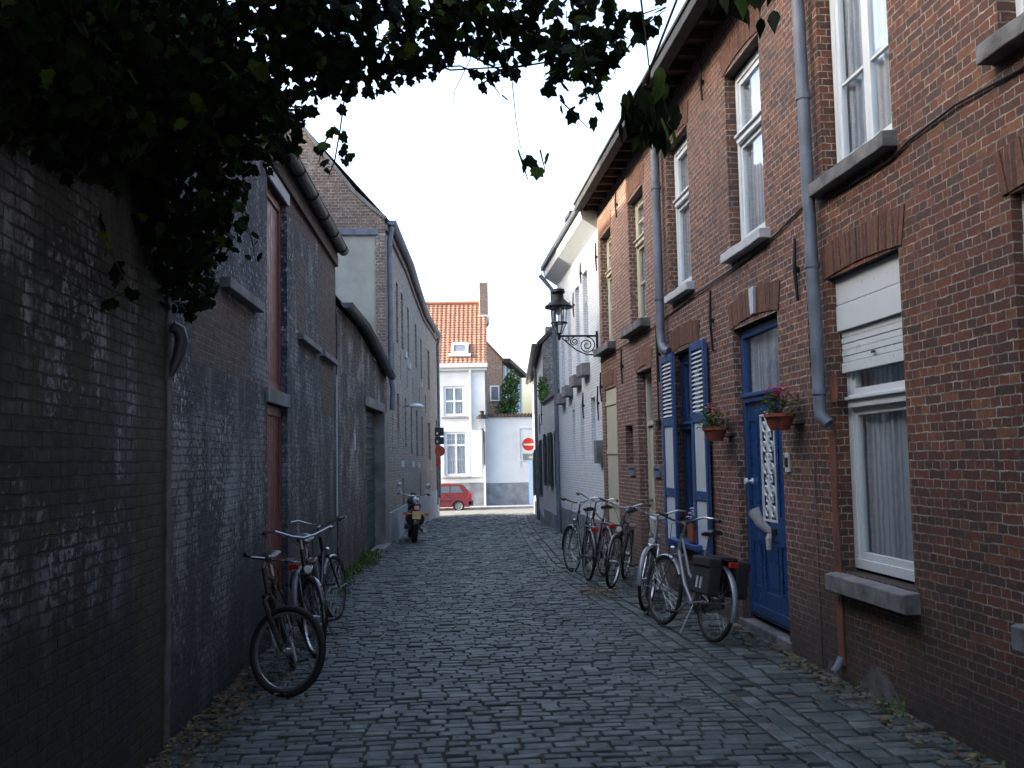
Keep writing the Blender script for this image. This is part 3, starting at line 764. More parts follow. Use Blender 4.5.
dp = MB(); dp.box(FR, 7.07, 7.18, 0.0, 0.014, 0.12, 1.80); dp.build('drain_cover', M['terracotta_pipe'], HA, bevel=0.006)
pipe([FR.P(7.12, 0.01, 0.18), FR.P(7.12, 0.04, 0.12), FR.P(7.12, 0.07, 0.08)], 0.028, HA, M['zinc'], 'drain_spout')
def cement(parent, cx, w_, h_, seed):
    r_ = random.Random(seed); n = 22; top = []
    for i in range(n+1):
        t = i/n; top.append((cx-w_/2+w_*t, h_*(math.sin(PI*min(1, max(0.04, t)))**0.6)*r_.uniform(0.78, 1.0)))
    q = MB(); q.prism([(cx+w_/2, -0.05), (cx-w_/2, -0.05)]+top, FR, -0.02, 0.004); q.build('cement_patch', M['cement_old'], parent)
cement(HA, 6.55, 0.62, 0.24, 1); cement(HA, 7.32, 0.22, 0.12, 3)

# --- house B: blue door and blue shutters
HB = thing('brick_house', 'brick house with blue front door, blue louvred shutters and two flower pots', 'house', 'brick houses on the right side', (2.95, 10, 0))
holesB = [(8.20, 9.45, 0.09, 2.86, 0.12), (10.72, 11.90, 0.70, 2.88), (8.40, 9.42, 3.62, 5.38), (10.88, 11.90, 3.60, 5.40)]
mb = MB(); wall(mb, FR, 7.52, 12.42, -0.2, EAVE, holesB, 0.17); gable_shell(mb, FR, 7.52, 12.42, EAVE)
mb.build('wall', M['brick_red_middle'], HB, recalc=False)
pitched_roof(FR, 7.5, 12.45, EAVE, HB, M['roof_tile_dark']); eaves(FR, 7.5, 12.45, EAVE, HB)
for h in holesB: lintel(FR, h[0], h[1], h[3]+0.004, HB, M['brick_lintel' if h[3] < 4 else 'brick_lintel'], 0.24, 0.05)
ks = MB(); ks.prism([(8.72, 2.92), (8.80, 2.92), (8.83, 3.16), (8.69, 3.16)], FR, 0.0, 0.035); ks.build('keystone', M['stone_sill_pale'], HB)
sill(FR, 8.40, 9.32, 3.62, HB, M['stone_sill_pale'], 0.11, 0.10, 0.12); sill(FR, 10.88, 11.72, 3.60, HB, M['stone_sill_pale'], 0.11, 0.10, 0.1)
sill(FR, 10.72, 11.78, 0.70, HB, M['blue_paint'], 0.08, 0.12, 0.1)
window(FR, 8.42, 9.40, 3.64, 5.36, HB, M['white_paint'], 0.10, 'sash', seed=7, split=0.62, fw=0.07)
window(FR, 10.90, 11.88, 3.62, 5.38, HB, M['white_paint'], 0.10, 'sash', seed=8, split=0.62, fw=0.07)
window(FR, 10.74, 11.88, 0.72, 2.86, HB, M['blue_paint'], 0.10, 'sash', seed=9, split=0.60, fw=0.07)
for (a, b) in ((10.28, 10.86), (11.66, 12.26)):
    sh = MB(); d0, d1 = 0.03, 0.065
    ring(sh, FR, a, b, 0.55, 2.88, 0.075, d0, d1, wb=0.1, wt=0.08)
    for zz in (1.22, 2.06): sh.box(FR, a+0.075, b-0.075, d0+0.002, d1-0.001, zz-0.05, zz+0.05)
    so_ = sh.build('shutter', M['blue_paint'], HB, bevel=0.004)
    pn = MB(); pn.box(FR, a+0.075, b-0.075, d0+0.008, d1-0.015, 0.65, 1.17); pn.box(FR, a+0.075, b-0.075, d0+0.008, d1-0.015, 1.27, 2.01); pn.build('panel', M['pale_panel'], so_)
    lv = MB(); z = 2.13
    while z < 2.79:
        lv.poly([FR.P(a+0.075, d0+0.004, z+0.032), FR.P(b-0.075, d0+0.004, z+0.032), FR.P(b-0.075, d1+0.003, z), FR.P(a+0.075, d1+0.003, z)])
        lv.poly([FR.P(a+0.075, d0+0.004, z+0.026), FR.P(b-0.075, d0+0.004, z+0.026), FR.P(b-0.075, d1+0.003, z-0.006), FR.P(a+0.075, d1+0.003, z-0.006)]); z += 0.048
    lv.build('louvres', M['white_paint'], so_, recalc=False)
    hg = MB(); [hg.box(FR, (b if a < 11 else a)-0.03, (b if a < 11 else a)+0.03, 0.0, 0.03, q, q+0.03) for q in (0.9, 1.9, 2.6)]; hg.build('hinge', M['iron'], so_)
# door
dr = MB(); ring(dr, FR, 8.22, 9.43, 0.15, 2.84, 0.07, -0.13, -0.07, wb=0.02)
dr.box(FR, 8.29, 9.36, -0.128, -0.05, 2.14, 2.22); dr.box(FR, 8.25, 9.40, -0.05, -0.03, 2.19, 2.225)
door_frame = dr.build('door_frame', M['blue_paint'], HB, bevel=0.005)
p = MB(); p.box(FR, 8.287, 9.362, -0.105, -0.10, 2.218, 2.775); p.build('transom_pane', M['window_glass'], door_frame)
curtain(FR, 8.25, 9.40, 2.2, 2.76, -0.16, door_frame, M['net_curtain'], 22)
k = MB(); k.box(FR, 8.2, 9.45, -0.62, -0.6, 0.1, 2.84); k.build('dark_room', M['dark_interior'], door_frame)
dl = MB(); A0, A1 = 8.29, 9.36; G0, G1 = 8.62, 9.00
dl.box(FR, A0, G0, -0.12, -0.085, 0.17, 2.14); dl.box(FR, G1, A1, -0.12, -0.085, 0.17, 2.14)
dl.box(FR, G0, G1, -0.119, -0.086, 0.17, 0.40); dl.box(FR, G0, G1, -0.119, -0.086, 0.88, 1.04); dl.box(FR, G0, G1, -0.119, -0.086, 2.02, 2.14)
dl.box(FR, G0, G1, -0.117, -0.10, 0.40, 0.88); dl.box(FR, G0+0.05, G1-0.05, -0.10, -0.09, 0.45, 0.83)
for (a, b) in ((A0+0.06, G0-0.07), (G1+0.07, A1-0.06)):
    for (c, e) in ((0.42, 0.86), (1.08, 1.98)):
        dl.box(FR, a, a+0.02, -0.085, -0.075, c, e); dl.box(FR, b-0.02, b, -0.085, -0.075, c, e); dl.box(FR, a+0.02, b-0.02, -0.085, -0.075, c, c+0.02); dl.box(FR, a+0.02, b-0.02, -0.085, -0.075, e-0.02, e)
dl.box(FR, A0, A1, -0.084, -0.055, 0.18, 0.26)
door = dl.build('door', M['blue_paint_door'], HB, bevel=0.004)
# white iron grille in the glazed panel
gr = MB(); ga, gb = G0+0.005, G1-0.005; gc = (ga+gb)/2
def spiral(c, r0, r1, a0, turns, n=26):
    return [FR.P(c[0]+math.cos(a0+turns*2*PI*i/n)*(r0+(r1-r0)*i/n), -0.088, c[1]+math.sin(a0+turns*2*PI*i/n)*(r0+(r1-r0)*i/n)) for i in range(n+1)]
ring(gr, FR, ga, gb, 1.045, 2.015, 0.018, -0.096, -0.08)
for zc in (1.15, 1.33, 1.53, 1.73, 1.91):
    for sg in (-1, 1):
        gr.tube(spiral((gc+sg*0.085, zc), 0.080, 0.012, PI/2, 1.4*sg), 0.010, 6)
        gr.tube(spiral((gc+sg*0.055, zc+0.09), 0.05, 0.01, -PI/2, -1.2*sg), 0.008, 6)
gr.tube([FR.P(gc, -0.088, 1.05), FR.P(gc, -0.088, 2.01)], 0.010, 6)
gr.build('grille', M['white_paint'], door)
p = MB(); p.box(FR, ga, gb, -0.112, -0.108, 1.04, 2.02); p.build('pane', M['window_glass'], door)
kn = MB(); kn.lathe([(0.0, 0), (0.03, 0), (0.03, 0.006), (0.012, 0.012), (0.012, 0.04), (0.03, 0.055), (0.03, 0.075), (0, 0.082)], Matrix.Translation(Vector(FR.P(9.27, -0.085, 1.40))) @ Matrix.Rotation(-PI/2, 4, 'Y'), 12); kn.build('door_knob', M['white_paint'], door, smooth=True)
ls = MB(); ls.box(FR, 8.66, 8.96, -0.086, -0.076, 0.93, 0.99); ls.build('letter_slot', M['iron'], door)
st = MB(); st.box(FR, 8.15, 9.55, -0.3, 0.012, -0.1, 0.10); st.build('doorstep', M['stone_sill'], HB, bevel=0.015)
pl = MB(); pl.box(FR, 8.02, 8.11, 0.0, 0.018, 1.50, 1.66); pl.build('doorbell_plate', M['pale_panel'], HB, bevel=0.003)
pl = MB(); pl.box(FR, 8.035, 8.095, 0.018, 0.022, 1.54, 1.62); pl.build('bell_panel', M['iron'], HB)
for (u, a, b) in ((7.66, 2.86, 3.36), (10.08, 2.72, 3.36), (10.14, 5.4, 5.8), (7.8, 5.4, 5.85)): anchor(FR, u, a, b, HB)
pipe([FR.P(12.10, 0.09, 6.0), FR.P(12.10, 0.085, 3.2), FR.P(12.06, 0.085, 3.02), FR.P(11.95, 0.075, 2.94), FR.P(11.90, 0.04, 2.92)], 0.055, HB, M['zinc'], clips=[FR.P(12.10, 0.085, 5.0), FR.P(12.10, 0.085, 3.6)])

# --- house C: pale red brick with cream door
HC = thing('brick_house', 'paler red brick house with cream door and closed cream shutter', 'house', 'brick houses on the right side', (2.95, 14.6, 0))
holesC = [(13.05, 14.0, 0.10, 2.84, 0.2), (15.6, 16.62, 0.55, 2.78, 0.06), (14.38, 14.92, 1.55, 2.12, 0.10), (12.58, 12.92, 1.55, 2.12, 0.10), (13.25, 14.30, 3.52, 5.38), (15.72, 16.70, 3.50, 5.38)]
mb = MB(); wall(mb, FR, 12.44, 16.93, -0.2, EAVE, holesC, 0.17); gable_shell(mb, FR, 12.44, 16.93, EAVE)
mb.build('wall', M['brick_red_pale'], HC, recalc=False)
nb = MB(); nb.box(FR, 14.36, 14.94, -0.12, -0.1, 1.5, 2.15); nb.box(FR, 12.56, 12.94, -0.12, -0.1, 1.5, 2.15); nb.build('niche_back', M['brick_red_middle'], HC)
pitched_roof(FR, 12.45, 16.95, EAVE, HC, M['roof_tile_dark']); eaves(FR, 12.45, 16.95, EAVE, HC)
for h in (holesC[0], holesC[1], holesC[4], holesC[5]): lintel(FR, h[0], h[1], h[3]+0.004, HC, M['brick_lintel_pale'], 0.24, 0.06)
for h in holesC[4:]: sill(FR, h[0], h[1], h[2], HC, M['stone_sill'], 0.13, 0.14, 0.2)
window(FR, 13.27, 14.28, 3.54, 5.36, HC, M['cream_paint'], 0.11, 'sash', seed=10, split=0.66, bars=(0.5,), fw=0.05)
window(FR, 15.74, 16.68, 3.52, 5.36, HC, M['cream_paint'], 0.11, 'sash', seed=11, split=0.66, bars=(0.5,), fw=0.05)
k = MB(); nbd = 7
for i in range(nbd):
    a = 15.62+0.98*i/nbd; k.box(FR, a+0.003, a+0.98/nbd-0.003, -0.05, -0.015, 0.58, 2.76)
for zz in (0.85, 1.7, 2.5): k.box(FR, 15.63, 16.59, -0.015, 0.0, zz, zz+0.07)
k.build('shutter', M['cream_paint'], HC, bevel=0.003)
dr = MB(); ring(dr, FR, 13.07, 13.98, 0.12, 2.82, 0.06, -0.2, -0.12, wb=0.02); dr.box(FR, 13.13, 13.92, -0.198, -0.11, 2.08, 2.15)
df = dr.build('door_frame', M['cream_paint'], HC, bevel=0.004)
p = MB(); p.box(FR, 13.13, 13.92, -0.17, -0.165, 2.15, 2.76); p.build('transom_pane', M['window_glass'], df)
k = MB(); k.box(FR, 13.0, 14.0, -0.62, -0.6, 0.1, 2.84); k.build('dark_room', M['dark_interior'], df)
dl = MB(); ring(dl, FR, 13.13, 13.92, 0.14, 2.08, 0.16, -0.19, -0.15, wb=0.2); dl.box(FR, 13.29, 13.76, -0.188, -0.165, 0.34, 0.92); dl.box(FR, 13.29, 13.76, -0.189, -0.151, 0.92, 1.02)
dc = dl.build('door', M['cream_paint'], HC, bevel=0.004)
p = MB(); p.box(FR, 13.29, 13.76, -0.175, -0.17, 1.02, 1.92); p.build('pane', M['window_glass'], dc)
g = MB()
for q in (13.38, 13.525, 13.67): g.tube([FR.P(q, -0.155, 1.02), FR.P(q, -0.155, 1.92)], 0.01, 6)
for q in (1.2, 1.47, 1.74): g.tube([FR.P(13.525+0.12*math.cos(t*PI/8), -0.15, q+0.1*math.sin(t*PI/8)) for t in range(16)], 0.008, 6, closed=True)
g.build('grille', M['iron'], dc)
kn = MB(); kn.box(FR, 13.84, 13.87, -0.15, -0.09, 1.02, 1.06); kn.box(FR, 13.76, 13.87, -0.10, -0.085, 1.025, 1.045); kn.build('handle', M['zinc'], dc)
st = MB(); st.box(FR, 12.98, 14.08, -0.25, 0.1, -0.1, 0.11); st.build('doorstep', M['stone_grey'], HC, bevel=0.012)
for u in (14.25, 12.62):
    q = MB(); q.box(FR, u, u+0.36, 0.0, 0.03, 1.38, 1.52); mo = q.build('letter_box', M['zinc'], HC, bevel=0.004)
    q = MB(); q.box(FR, u+0.04, u+0.32, 0.03, 0.036, 1.47, 1.49); q.build('flap', M['iron'], mo)
for (u, a, b) in ((15.05, 5.35, 5.75), (14.95, 2.75, 3.3), (16.85, 2.6, 3.1), (12.52, 2.6, 3.3)): anchor(FR, u, a, b, HC)

# --- house D: white painted brick
FD = side(2.97, 16.95, 2.97, 22.6, -1)
HD = thing('white_house', 'white painted brick house with blue grey base next to the ornate lantern', 'house', 'far houses on the right side', (2.97, 19.8, 0))
upD = [(18.30, 18.85), (19.35, 19.85), (20.55, 21.05), (21.65, 22.1)]; loD = [(17.75, 18.2), (19.1, 19.5), (20.3, 20.65)]
zsD = [3.42, 3.30, 3.18, 3.08]
holesD = [(a, b, zsD[i], zsD[i]+1.75) for i, (a, b) in enumerate(upD)]+[(a, b, 1.55, 2.75-0.05*i) for i, (a, b) in enumerate(loD)]
mb = MB(); wall(mb, FD, 16.95, 22.6, 0.55, 5.9, holesD, 0.16); gable_shell(mb, FD, 16.95, 22.6, 5.9); mb.build('wall', M['brick_white'], HD, recalc=False)
q = MB(); q.box(FD, 16.95, 22.6, -0.1, 0.03, -0.3, 0.548); q.build('plinth', M['plinth_grey'], HD)
for i, h in enumerate(holesD):
    window(FD, h[0]+0.01, h[1]-0.01, h[2]+0.01, h[3]-0.01, HD, M['white_paint'], 0.10, 'sash' if i < 4 else 'plain', seed=30+i, fw=0.04)
    if i < 4: sill(FD, h[0], h[1], h[2], HD, M['stone_grey'], 0.24, 0.16, 0.08)
    else: lintel(FD, h[0], h[1], h[3]+0.004, HD, M['brick_white'], 0.14, 0.07, 0.04)
pitched_roof(FD, 16.95, 22.65, 5.9, HD, M['roof_tile_dark'], over=0.28)
e = MB()
e.poly([FD.P(16.97, 0, 5.62), FD.P(22.65, 0, 5.62), FD.P(22.65, 0.28, 5.80), FD.P(16.97, 0.28, 5.80)])
e.poly([FD.P(16.97, 0.28, 5.80), FD.P(22.65, 0.28, 5.80), FD.P(22.65, 0.33, 6.03), FD.P(16.97, 0.33, 6.03)])
for u in (16.97, 22.65): e.poly([FD.P(u, 0, 5.62), FD.P(u, 0.28, 5.80), FD.P(u, 0.33, 6.03), FD.P(u, 0, 6.03)])
e.build('cornice', M['white_paint'], HD)
q = MB(); q.box(FD, 16.97, 22.65, 0.33, 0.37, 5.96, 6.06); q.build('gutter', M['zinc_dark'], HD)
dm = MB(); dm.box(FD, 19.9, 20.5, -0.9, 0.02, 6.0, 6.6); dm.box(FD, 19.85, 20.55, -0.95, 0.08, 6.6, 6.67); dmo = dm.build('dormer', M['zinc_dark'], HD)
for (u, a, b) in ((17.1, 4.9, 5.4), (17.3, 2.3, 2.9), (19.95, 4.5, 5.0), (19.0, 2.4, 2.9), (18.9, 5.0, 5.4)): anchor(FD, u, a, b, HD)
pipe([FD.P(22.55, 0.4, 5.85), FD.P(22.55, 0.12, 5.5), FD.P(22.55, 0.09, 3.5), FD.P(22.55, 0.09, -0.1)], 0.05, HD, M['zinc'], clips=[FD.P(22.55, 0.09, 4.5), FD.P(22.55, 0.09, 2.0)])
bx = MB(); bx.box(FD, 17.05, 17.3, 0, 0.12, 1.55, 1.95); bx.build('meter_box', M['stone_grey'], HD, bevel=0.01)

# --- house E: low wing then far grey house
FE1 = side(2.98, 22.6, 3.10, 27.2, -1)
HE1 = thing('low_building', 'low pale brick building between the white house and the far grey house', 'building', None, (3.0, 25, 0))
mb = MB(); hE = [(23.6, 24.5, 0.95, 2.3), (25.4, 26.2, 0.95, 2.3)]
wall(mb, FE1, 22.65, 27.2, 0.3, 3.15, hE, 0.12); gable_shell(mb, FE1, 22.65, 27.2, 3.15, 5, 0.3); mb.build('wall', M['brick_white_grey'], HE1, recalc=False)
q = MB(); q.box(FE1, 22.65, 27.2, -0.1, 0.03, -0.5, 0.30); q.build('plinth', M['plinth_grey'], HE1)
q = MB(); q.box(FE1, 22.65, 27.2, -3, 0.06, 3.15, 3.23); q.build('coping', M['zinc_dark'], HE1)
FE2 = side(3.12, 27.2, 4.25, 41.0, -1)
HE2 = thing('grey_house', 'far pale grey brick house with dark shutters at the street end on the right', 'house', 'far houses on the right side', (3.4, 34, 0))
mb = MB(); hE2 = [(29.0, 30.0, 0.55, 2.2), (32.5, 33.6, 0.4, 2.1), (36.2, 37.4, 0.3, 2.0), (39.0, 40.0, 0.2, 1.9), (30.5, 31.3, 3.2, 4.2), (35.0, 35.9, 3.1, 4.1)]
wall(mb, FE2, 27.2, 41.0, 0.0, 4.75, hE2, 0.12); gable_shell(mb, FE2, 27.2, 41.0, 4.75, 6, 3.0, zb=-1)
mb.build('wall', M['brick_white_grey'], HE2, recalc=False)
q = MB(); q.box(FE2, 27.2, 41.02, -0.1, 0.04, -1.0, -0.0); q.build('plinth', M['plinth_grey'], HE2)
gw = MB(); gw.poly([FE2.P(27.19, 0, 0), FE2.P(27.19, -6, 0), FE2.P(27.19, -6, 4.75), FE2.P(27.19, -3, 7.8), FE2.P(27.19, -0, 4.8)], [(0, 0), (6, 0), (6, 4.75), (3, 7.8), (0, 4.8)]); gw.build('gable_wall', M['brick_rough_gable'], HE2)
pitched_roof(FE2, 27.1, 41.1, 4.75, HE2, M['roof_tile_dark'], depth=6, rise=3.0, over=0.14)
g_ = MB(); gutter(g_, [FE2.P(u, 0.2, 4.8) for u in (27.1, 31, 36, 41.1)], 0.08); g_.build('gutter', M['zinc_dark'], HE2, recalc=False)
ch = MB(); ch.box(FE2, 35.2, 36.1, -1.3, -0.4, 5.0, 6.35); ch.build('chimney', M['brick_rough_gable'], HE2)
pipe([FE2.P(32.0, 0.12, 4.7), FE2.P(32.0, 0.09, 4.3), FE2.P(32.0, 0.09, -0.3)], 0.05, HE2, M['zinc'])
def shutters(F, h, parent, mat):
    for (a, b) in ((h[0]-0.42, h[0]-0.02), (h[1]+0.02, h[1]+0.42)):
        q = MB(); ring(q, F, a, b, h[2], h[3], 0.06, 0.03, 0.07); q.box(F, a+0.06, b-0.06, 0.035, 0.055, h[2]+0.06, h[3]-0.06); q.build('shutter', mat, parent)
for i, h in enumerate(hE): window(FE1, h[0]+.01, h[1]-.01, h[2]+.01, h[3]-.01, HE1, M['white_paint'], 0.08, 'cross', seed=50+i, fw=0.05); shutters(FE1, h, HE1, M['black_shutter_paint'])
for i, h in enumerate(hE2):
    window(FE2, h[0]+.01, h[1]-.01, h[2]+.01, h[3]-.01, HE2, M['white_paint'], 0.08, 'cross', seed=60+i, fw=0.05)
    if i < 4: shutters(FE2, h, HE2, M['black_shutter_paint'])
for (u, a, b) in ((28.3, 2.6, 3.2), (30.4, 2.4, 3.0)): anchor(FE2, u, a, b, HE2)
# ------------------------------------------------------------------ left side
F1 = side(-1.62, 3, -1.58, 6.28, 1)
B1 = thing('garden_wall', 'tall worn whitewashed brick wall under the ivy at the left edge', 'wall', None, (-1.6, 3, 0))
mb = MB()
wall(mb, F1, -4, 6.16, -0.1, 4.1, (), 0.1, [])
mb.fq(F1, [(-4, 0.0, 4.1), (6.16, 0.0, 4.1), (6.16, -0.4, 4.1), (-4, -0.4, 4.1)], 1, 'ud')
mb.fq(F1, [(-4, -0.4, -0.1), (6.16, -0.4, -0.1), (6.16, -0.4, 4.1), (-4, -0.4, 4.1)], 0)
s = NT('old_render'); v_ = s.coords()
mp_ = s.new('ShaderNodeMapping'); s.l.new(v_, mp_.inputs[0]); mp_.inputs['Scale'].default_value = (1, 1.4, 0.35)
c_ = s.ramp(s.noise(mp_.outputs[0], 2.2, 7, 0.7), [(0.35, (0.03, 0.033, 0.03)), (0.55, (0.075, 0.08, 0.08)), (0.72, (0.19, 0.20, 0.21))])
s.inp(s.b, 'Base Color', c_); s.b.inputs['Roughness'].default_value = 0.9; s.inp(s.b, 'Normal', s.bump(s.noise(v_, 14, 6, 0.7), 0.7, 0.02))
s = NT('mossy_brick')
brick_mat('brick_mossy', [(0.035, 0.04, 0.025), (0.05, 0.045, 0.03), (0.03, 0.035, 0.022)], (0.03, 0.032, 0.02), bw=0.2, bh=0.062, ms=0.008, wash=((0.10, 0.11, 0.09), 0.52, 0.7, 2.0), bumpd=0.014)
bpy.data.materials.remove(MATS.pop('mossy_brick'))
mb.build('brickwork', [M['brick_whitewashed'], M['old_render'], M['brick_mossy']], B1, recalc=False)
cs = MB(); cs.box(F1, 6.16, 6.27, -0.3, 0.012, -0.1, 4.1); cs.build('cement_strip', M['cement_old'], B1, bevel=0.01)
sp = MB(); sp.tube([F1.P(6.22, 0.02, 2.50), F1.P(6.24, 0.06, 2.48), F1.P(6.24, 0.075, 2.41), F1.P(6.23, 0.05, 2.30), F1.P(6.22, 0.01, 2.20)], [0.04, 0.04, 0.042, 0.034, 0.02], 10); sp.build('rain_spout', M['zinc_dark'], B1, smooth=True)

F2 = side(-1.58, 6.28, -1.33, 14.5, 1)
B2 = thing('warehouse', 'black tarred brick warehouse with red painted doorway and gutter on the left', 'building', None, (-1.45, 10, 0))
Z2 = 4.62
mb = MB()
holes2 = [(9.36, 10.43, 0.18, 2.22, 0.09), (9.36, 10.43, 2.36, 4.34, 0.09)]
pat = [(6.75, 8.55, 2.35, 2.92, 1), (7.1, 7.9, 3.3, 4.0, 1), (11.0, 11.7, 3.12, 4.0, 1), (12.9, 14.2, 2.3, 2.95, 1), (12.7, 14.45, 3.15, 4.6, 1), (10.35, 12.5, 4.25, 4.62, 1)]
wall(mb, F2, 6.28, 14.5, -0.1, Z2, holes2, 0.32, pat)
gable_shell(mb, F2, 6.28, 14.5, Z2, 7, 4.95); mb.build('wall', [M['brick_tarred'], M['brick_infill']], B2, recalc=False)
q = MB(); q.box(F2, 9.26, 10.50, -0.3, 0.02, 4.342, 4.47); q.build('lintel', M['stone_sill_pale'], B2, bevel=0.005)
q = MB(); q.box(F2, 9.28, 10.46, -0.31, 0.025, 2.222, 2.358); q.build('lintel', M['stone_grey'], B2, bevel=0.005)
for (a, b) in ((0.18, 2.22), (2.36, 4.34)):
    q = MB(); ring(q, F2, 9.363, 10.427, a+0.003, b-0.003, 0.09, -0.12, -0.06)
    po = q.build('door_frame', M['red_paint'], B2, bevel=0.006)
    q = MB(); n = 7
    for i in range(n): a0 = 9.453+0.884*i/n; q.box(F2, a0+0.004, a0+0.884/n-0.004, -0.11, -0.08, a+0.093, b-0.093)
    q.build('door_boards', M['red_paint'], po, bevel=0.004)
for (a, b, z, h) in ((7.55, 8.85, 3.06, 0.085), (11.05, 12.55, 3.08, 0.07), (12.8, 14.2, 3.08, 0.07)):
    q = MB(); q.box(F2, a, b, -0.02, 0.075, z-h, z); q.build('sill', M['stone_grey'], B2, bevel=0.008)
rl = MB(); roof_slab(rl, F2.P(6.0, 0.06, Z2+0.08), F2.P(14.5, 0.06, Z2+0.08), F2.P(6.0, -3.5, Z2+5.1), F2.P(14.5, -3.5, Z2+5.1)); roof_slab(rl, F2.P(6.0, -7, Z2+0.08), F2.P(14.5, -7, Z2+0.08), F2.P(6.0, -3.502, Z2+5.1), F2.P(14.5, -3.502, Z2+5.1))  # ridge hidden from the lane, raised to block the low sun
rl.build('roof', M['roof_tile_dark'], B2, recalc=False)
q = MB(); q.box(F2, 6.28, 14.48, 0.0, 0.045, Z2-0.14, Z2+0.02); q.build('fascia', M['soffit_wood'], B2)
g_ = MB(); gutter(g_, [F2.P(6.3+8.2*i/8, 0.12, Z2+0.10) for i in range(9)], 0.075); go = g_.build('gutter', M['zinc_dark'], B2, recalc=False, smooth=True)
for i in range(9):
    q = MB(); q.tube([F2.P(6.6+0.95*i, 0.12+0.081*math.cos(PI+PI*t/8), Z2+0.10+0.081*math.sin(PI+PI*t/8)) for t in range(9)], 0.008, 6); q.build('gutter_bracket', M['iron'], B2)
q = MB(); q.tube([F2.P(14.42, 0.012, 2.9), F2.P(14.42, 0.012, 0.9)], 0.014, 8); q.build('conduit', M['plaster_white'], B2)

F3 = side(-1.32, 14.5, -0.87, 20.4, 1)
B3 = thing('garage', 'low dark brick garage with green roller door under a sagging gutter', 'garage', None, (-1.1, 17.5, 0))
zt = [(14.5, 3.98), (16.5, 3.92), (18, 3.72), (19.3, 3.50), (20.4, 3.36)]
mb = MB(); wall(mb, F3, 14.52, 20.38, -0.1, 3.3, [(17.45, 19.75, 0.02, 2.62, 0.22)], 0.22, [(15.0, 17.3, 2.45, 3.0, 1)])
for (a, za), (b, zb_) in zip(zt, zt[1:]): mb.fq(F3, [(max(a, 14.52), 0, 3.3), (min(b, 20.38), 0, 3.3), (min(b, 20.38), 0, zb_-0.06), (max(a, 14.52), 0, za-0.06)])
mb.build('wall', [M['brick_dark_worn'], M['brick_tarred']], B3, recalc=False)
rl = MB()
for (a, za), (b, zb_) in zip(zt, zt[1:]): rl.poly([F3.P(a, 0.05, za+0.02), F3.P(b, 0.05, zb_+0.02), F3.P(b, -3.8, 8.55), F3.P(a, -3.8, 8.55)], [(a, 0), (b, 0), (b, 4.4), (a, 4.4)])
rl.poly([F3.P(14.5, -3.8, 8.55), F3.P(20.4, -3.8, 8.55), F3.P(20.4, -7.5, 3.4), F3.P(14.5, -7.5, 3.4)])  # unseen ridge height shaped to limit sunlight on the opposite eaves
rl.build('roof', M['roof_tile_dark'], B3, recalc=False)
bk = MB(); bk.poly([F3.P(14.5, -7.5, 0), F3.P(20.4, -7.5, 0), F3.P(20.4, -7.5, 3.4), F3.P(14.5, -7.5, 3.4)]); bk.build('back_wall', M['brick_dark_worn'], B3)
g_ = MB(); gp = [F3.P(14.62+5.7*i/12, 0.13, lerp_tab(zt, 14.62+5.7*i/12)+0.0) for i in range(13)]; gutter(g_, gp, 0.08); g_.build('gutter', M['zinc_dark'], B3, recalc=False, smooth=True)
q = MB(); e0 = Vector(gp[0]); q.prism([(0.13+0.078*math.cos(PI+PI*i/10), e0.z+0.078*math.sin(PI+PI*i/10)) for i in range(11)], Fr(F3.P(14.6, 0, 0)[0], F3.P(14.6, 0, 0)[1], 1, 0, 0, -1), 0, 0.02); q.build('gutter_end', M['zinc'], B3)
q = MB(); q.box(F3, 17.25, 19.95, -0.15, 0.03, 2.622, 2.80); q.build('lintel', M['stone_grey'], B3, bevel=0.008)
q = MB(); q.box(F3, 19.70, 20.3, -0.2, 0.05, 0, 2.618); q.build('door_pillar', M['stone_grey'], B3, bevel=0.01)
q = MB()
for i in range(26): q.box(F3, 17.47, 19.69, -0.2, -0.16+0.012*(i % 2), 0.03+i*0.0985, 0.122+i*0.0985)
q.build('roller_door', M['dark_green_paint'], B3)
q = MB(); q.box(F3, 17.3, 19.9, -0.1, 0.14, -0.05, 0.06); q.build('threshold', M['stone_grey'], B3, bevel=0.01)
q = MB(); q.box(F3, 16.1, 16.16, 0.0, 0.012, 1.85, 2.1); q.build('small_sign', M['white_paint'], B3)

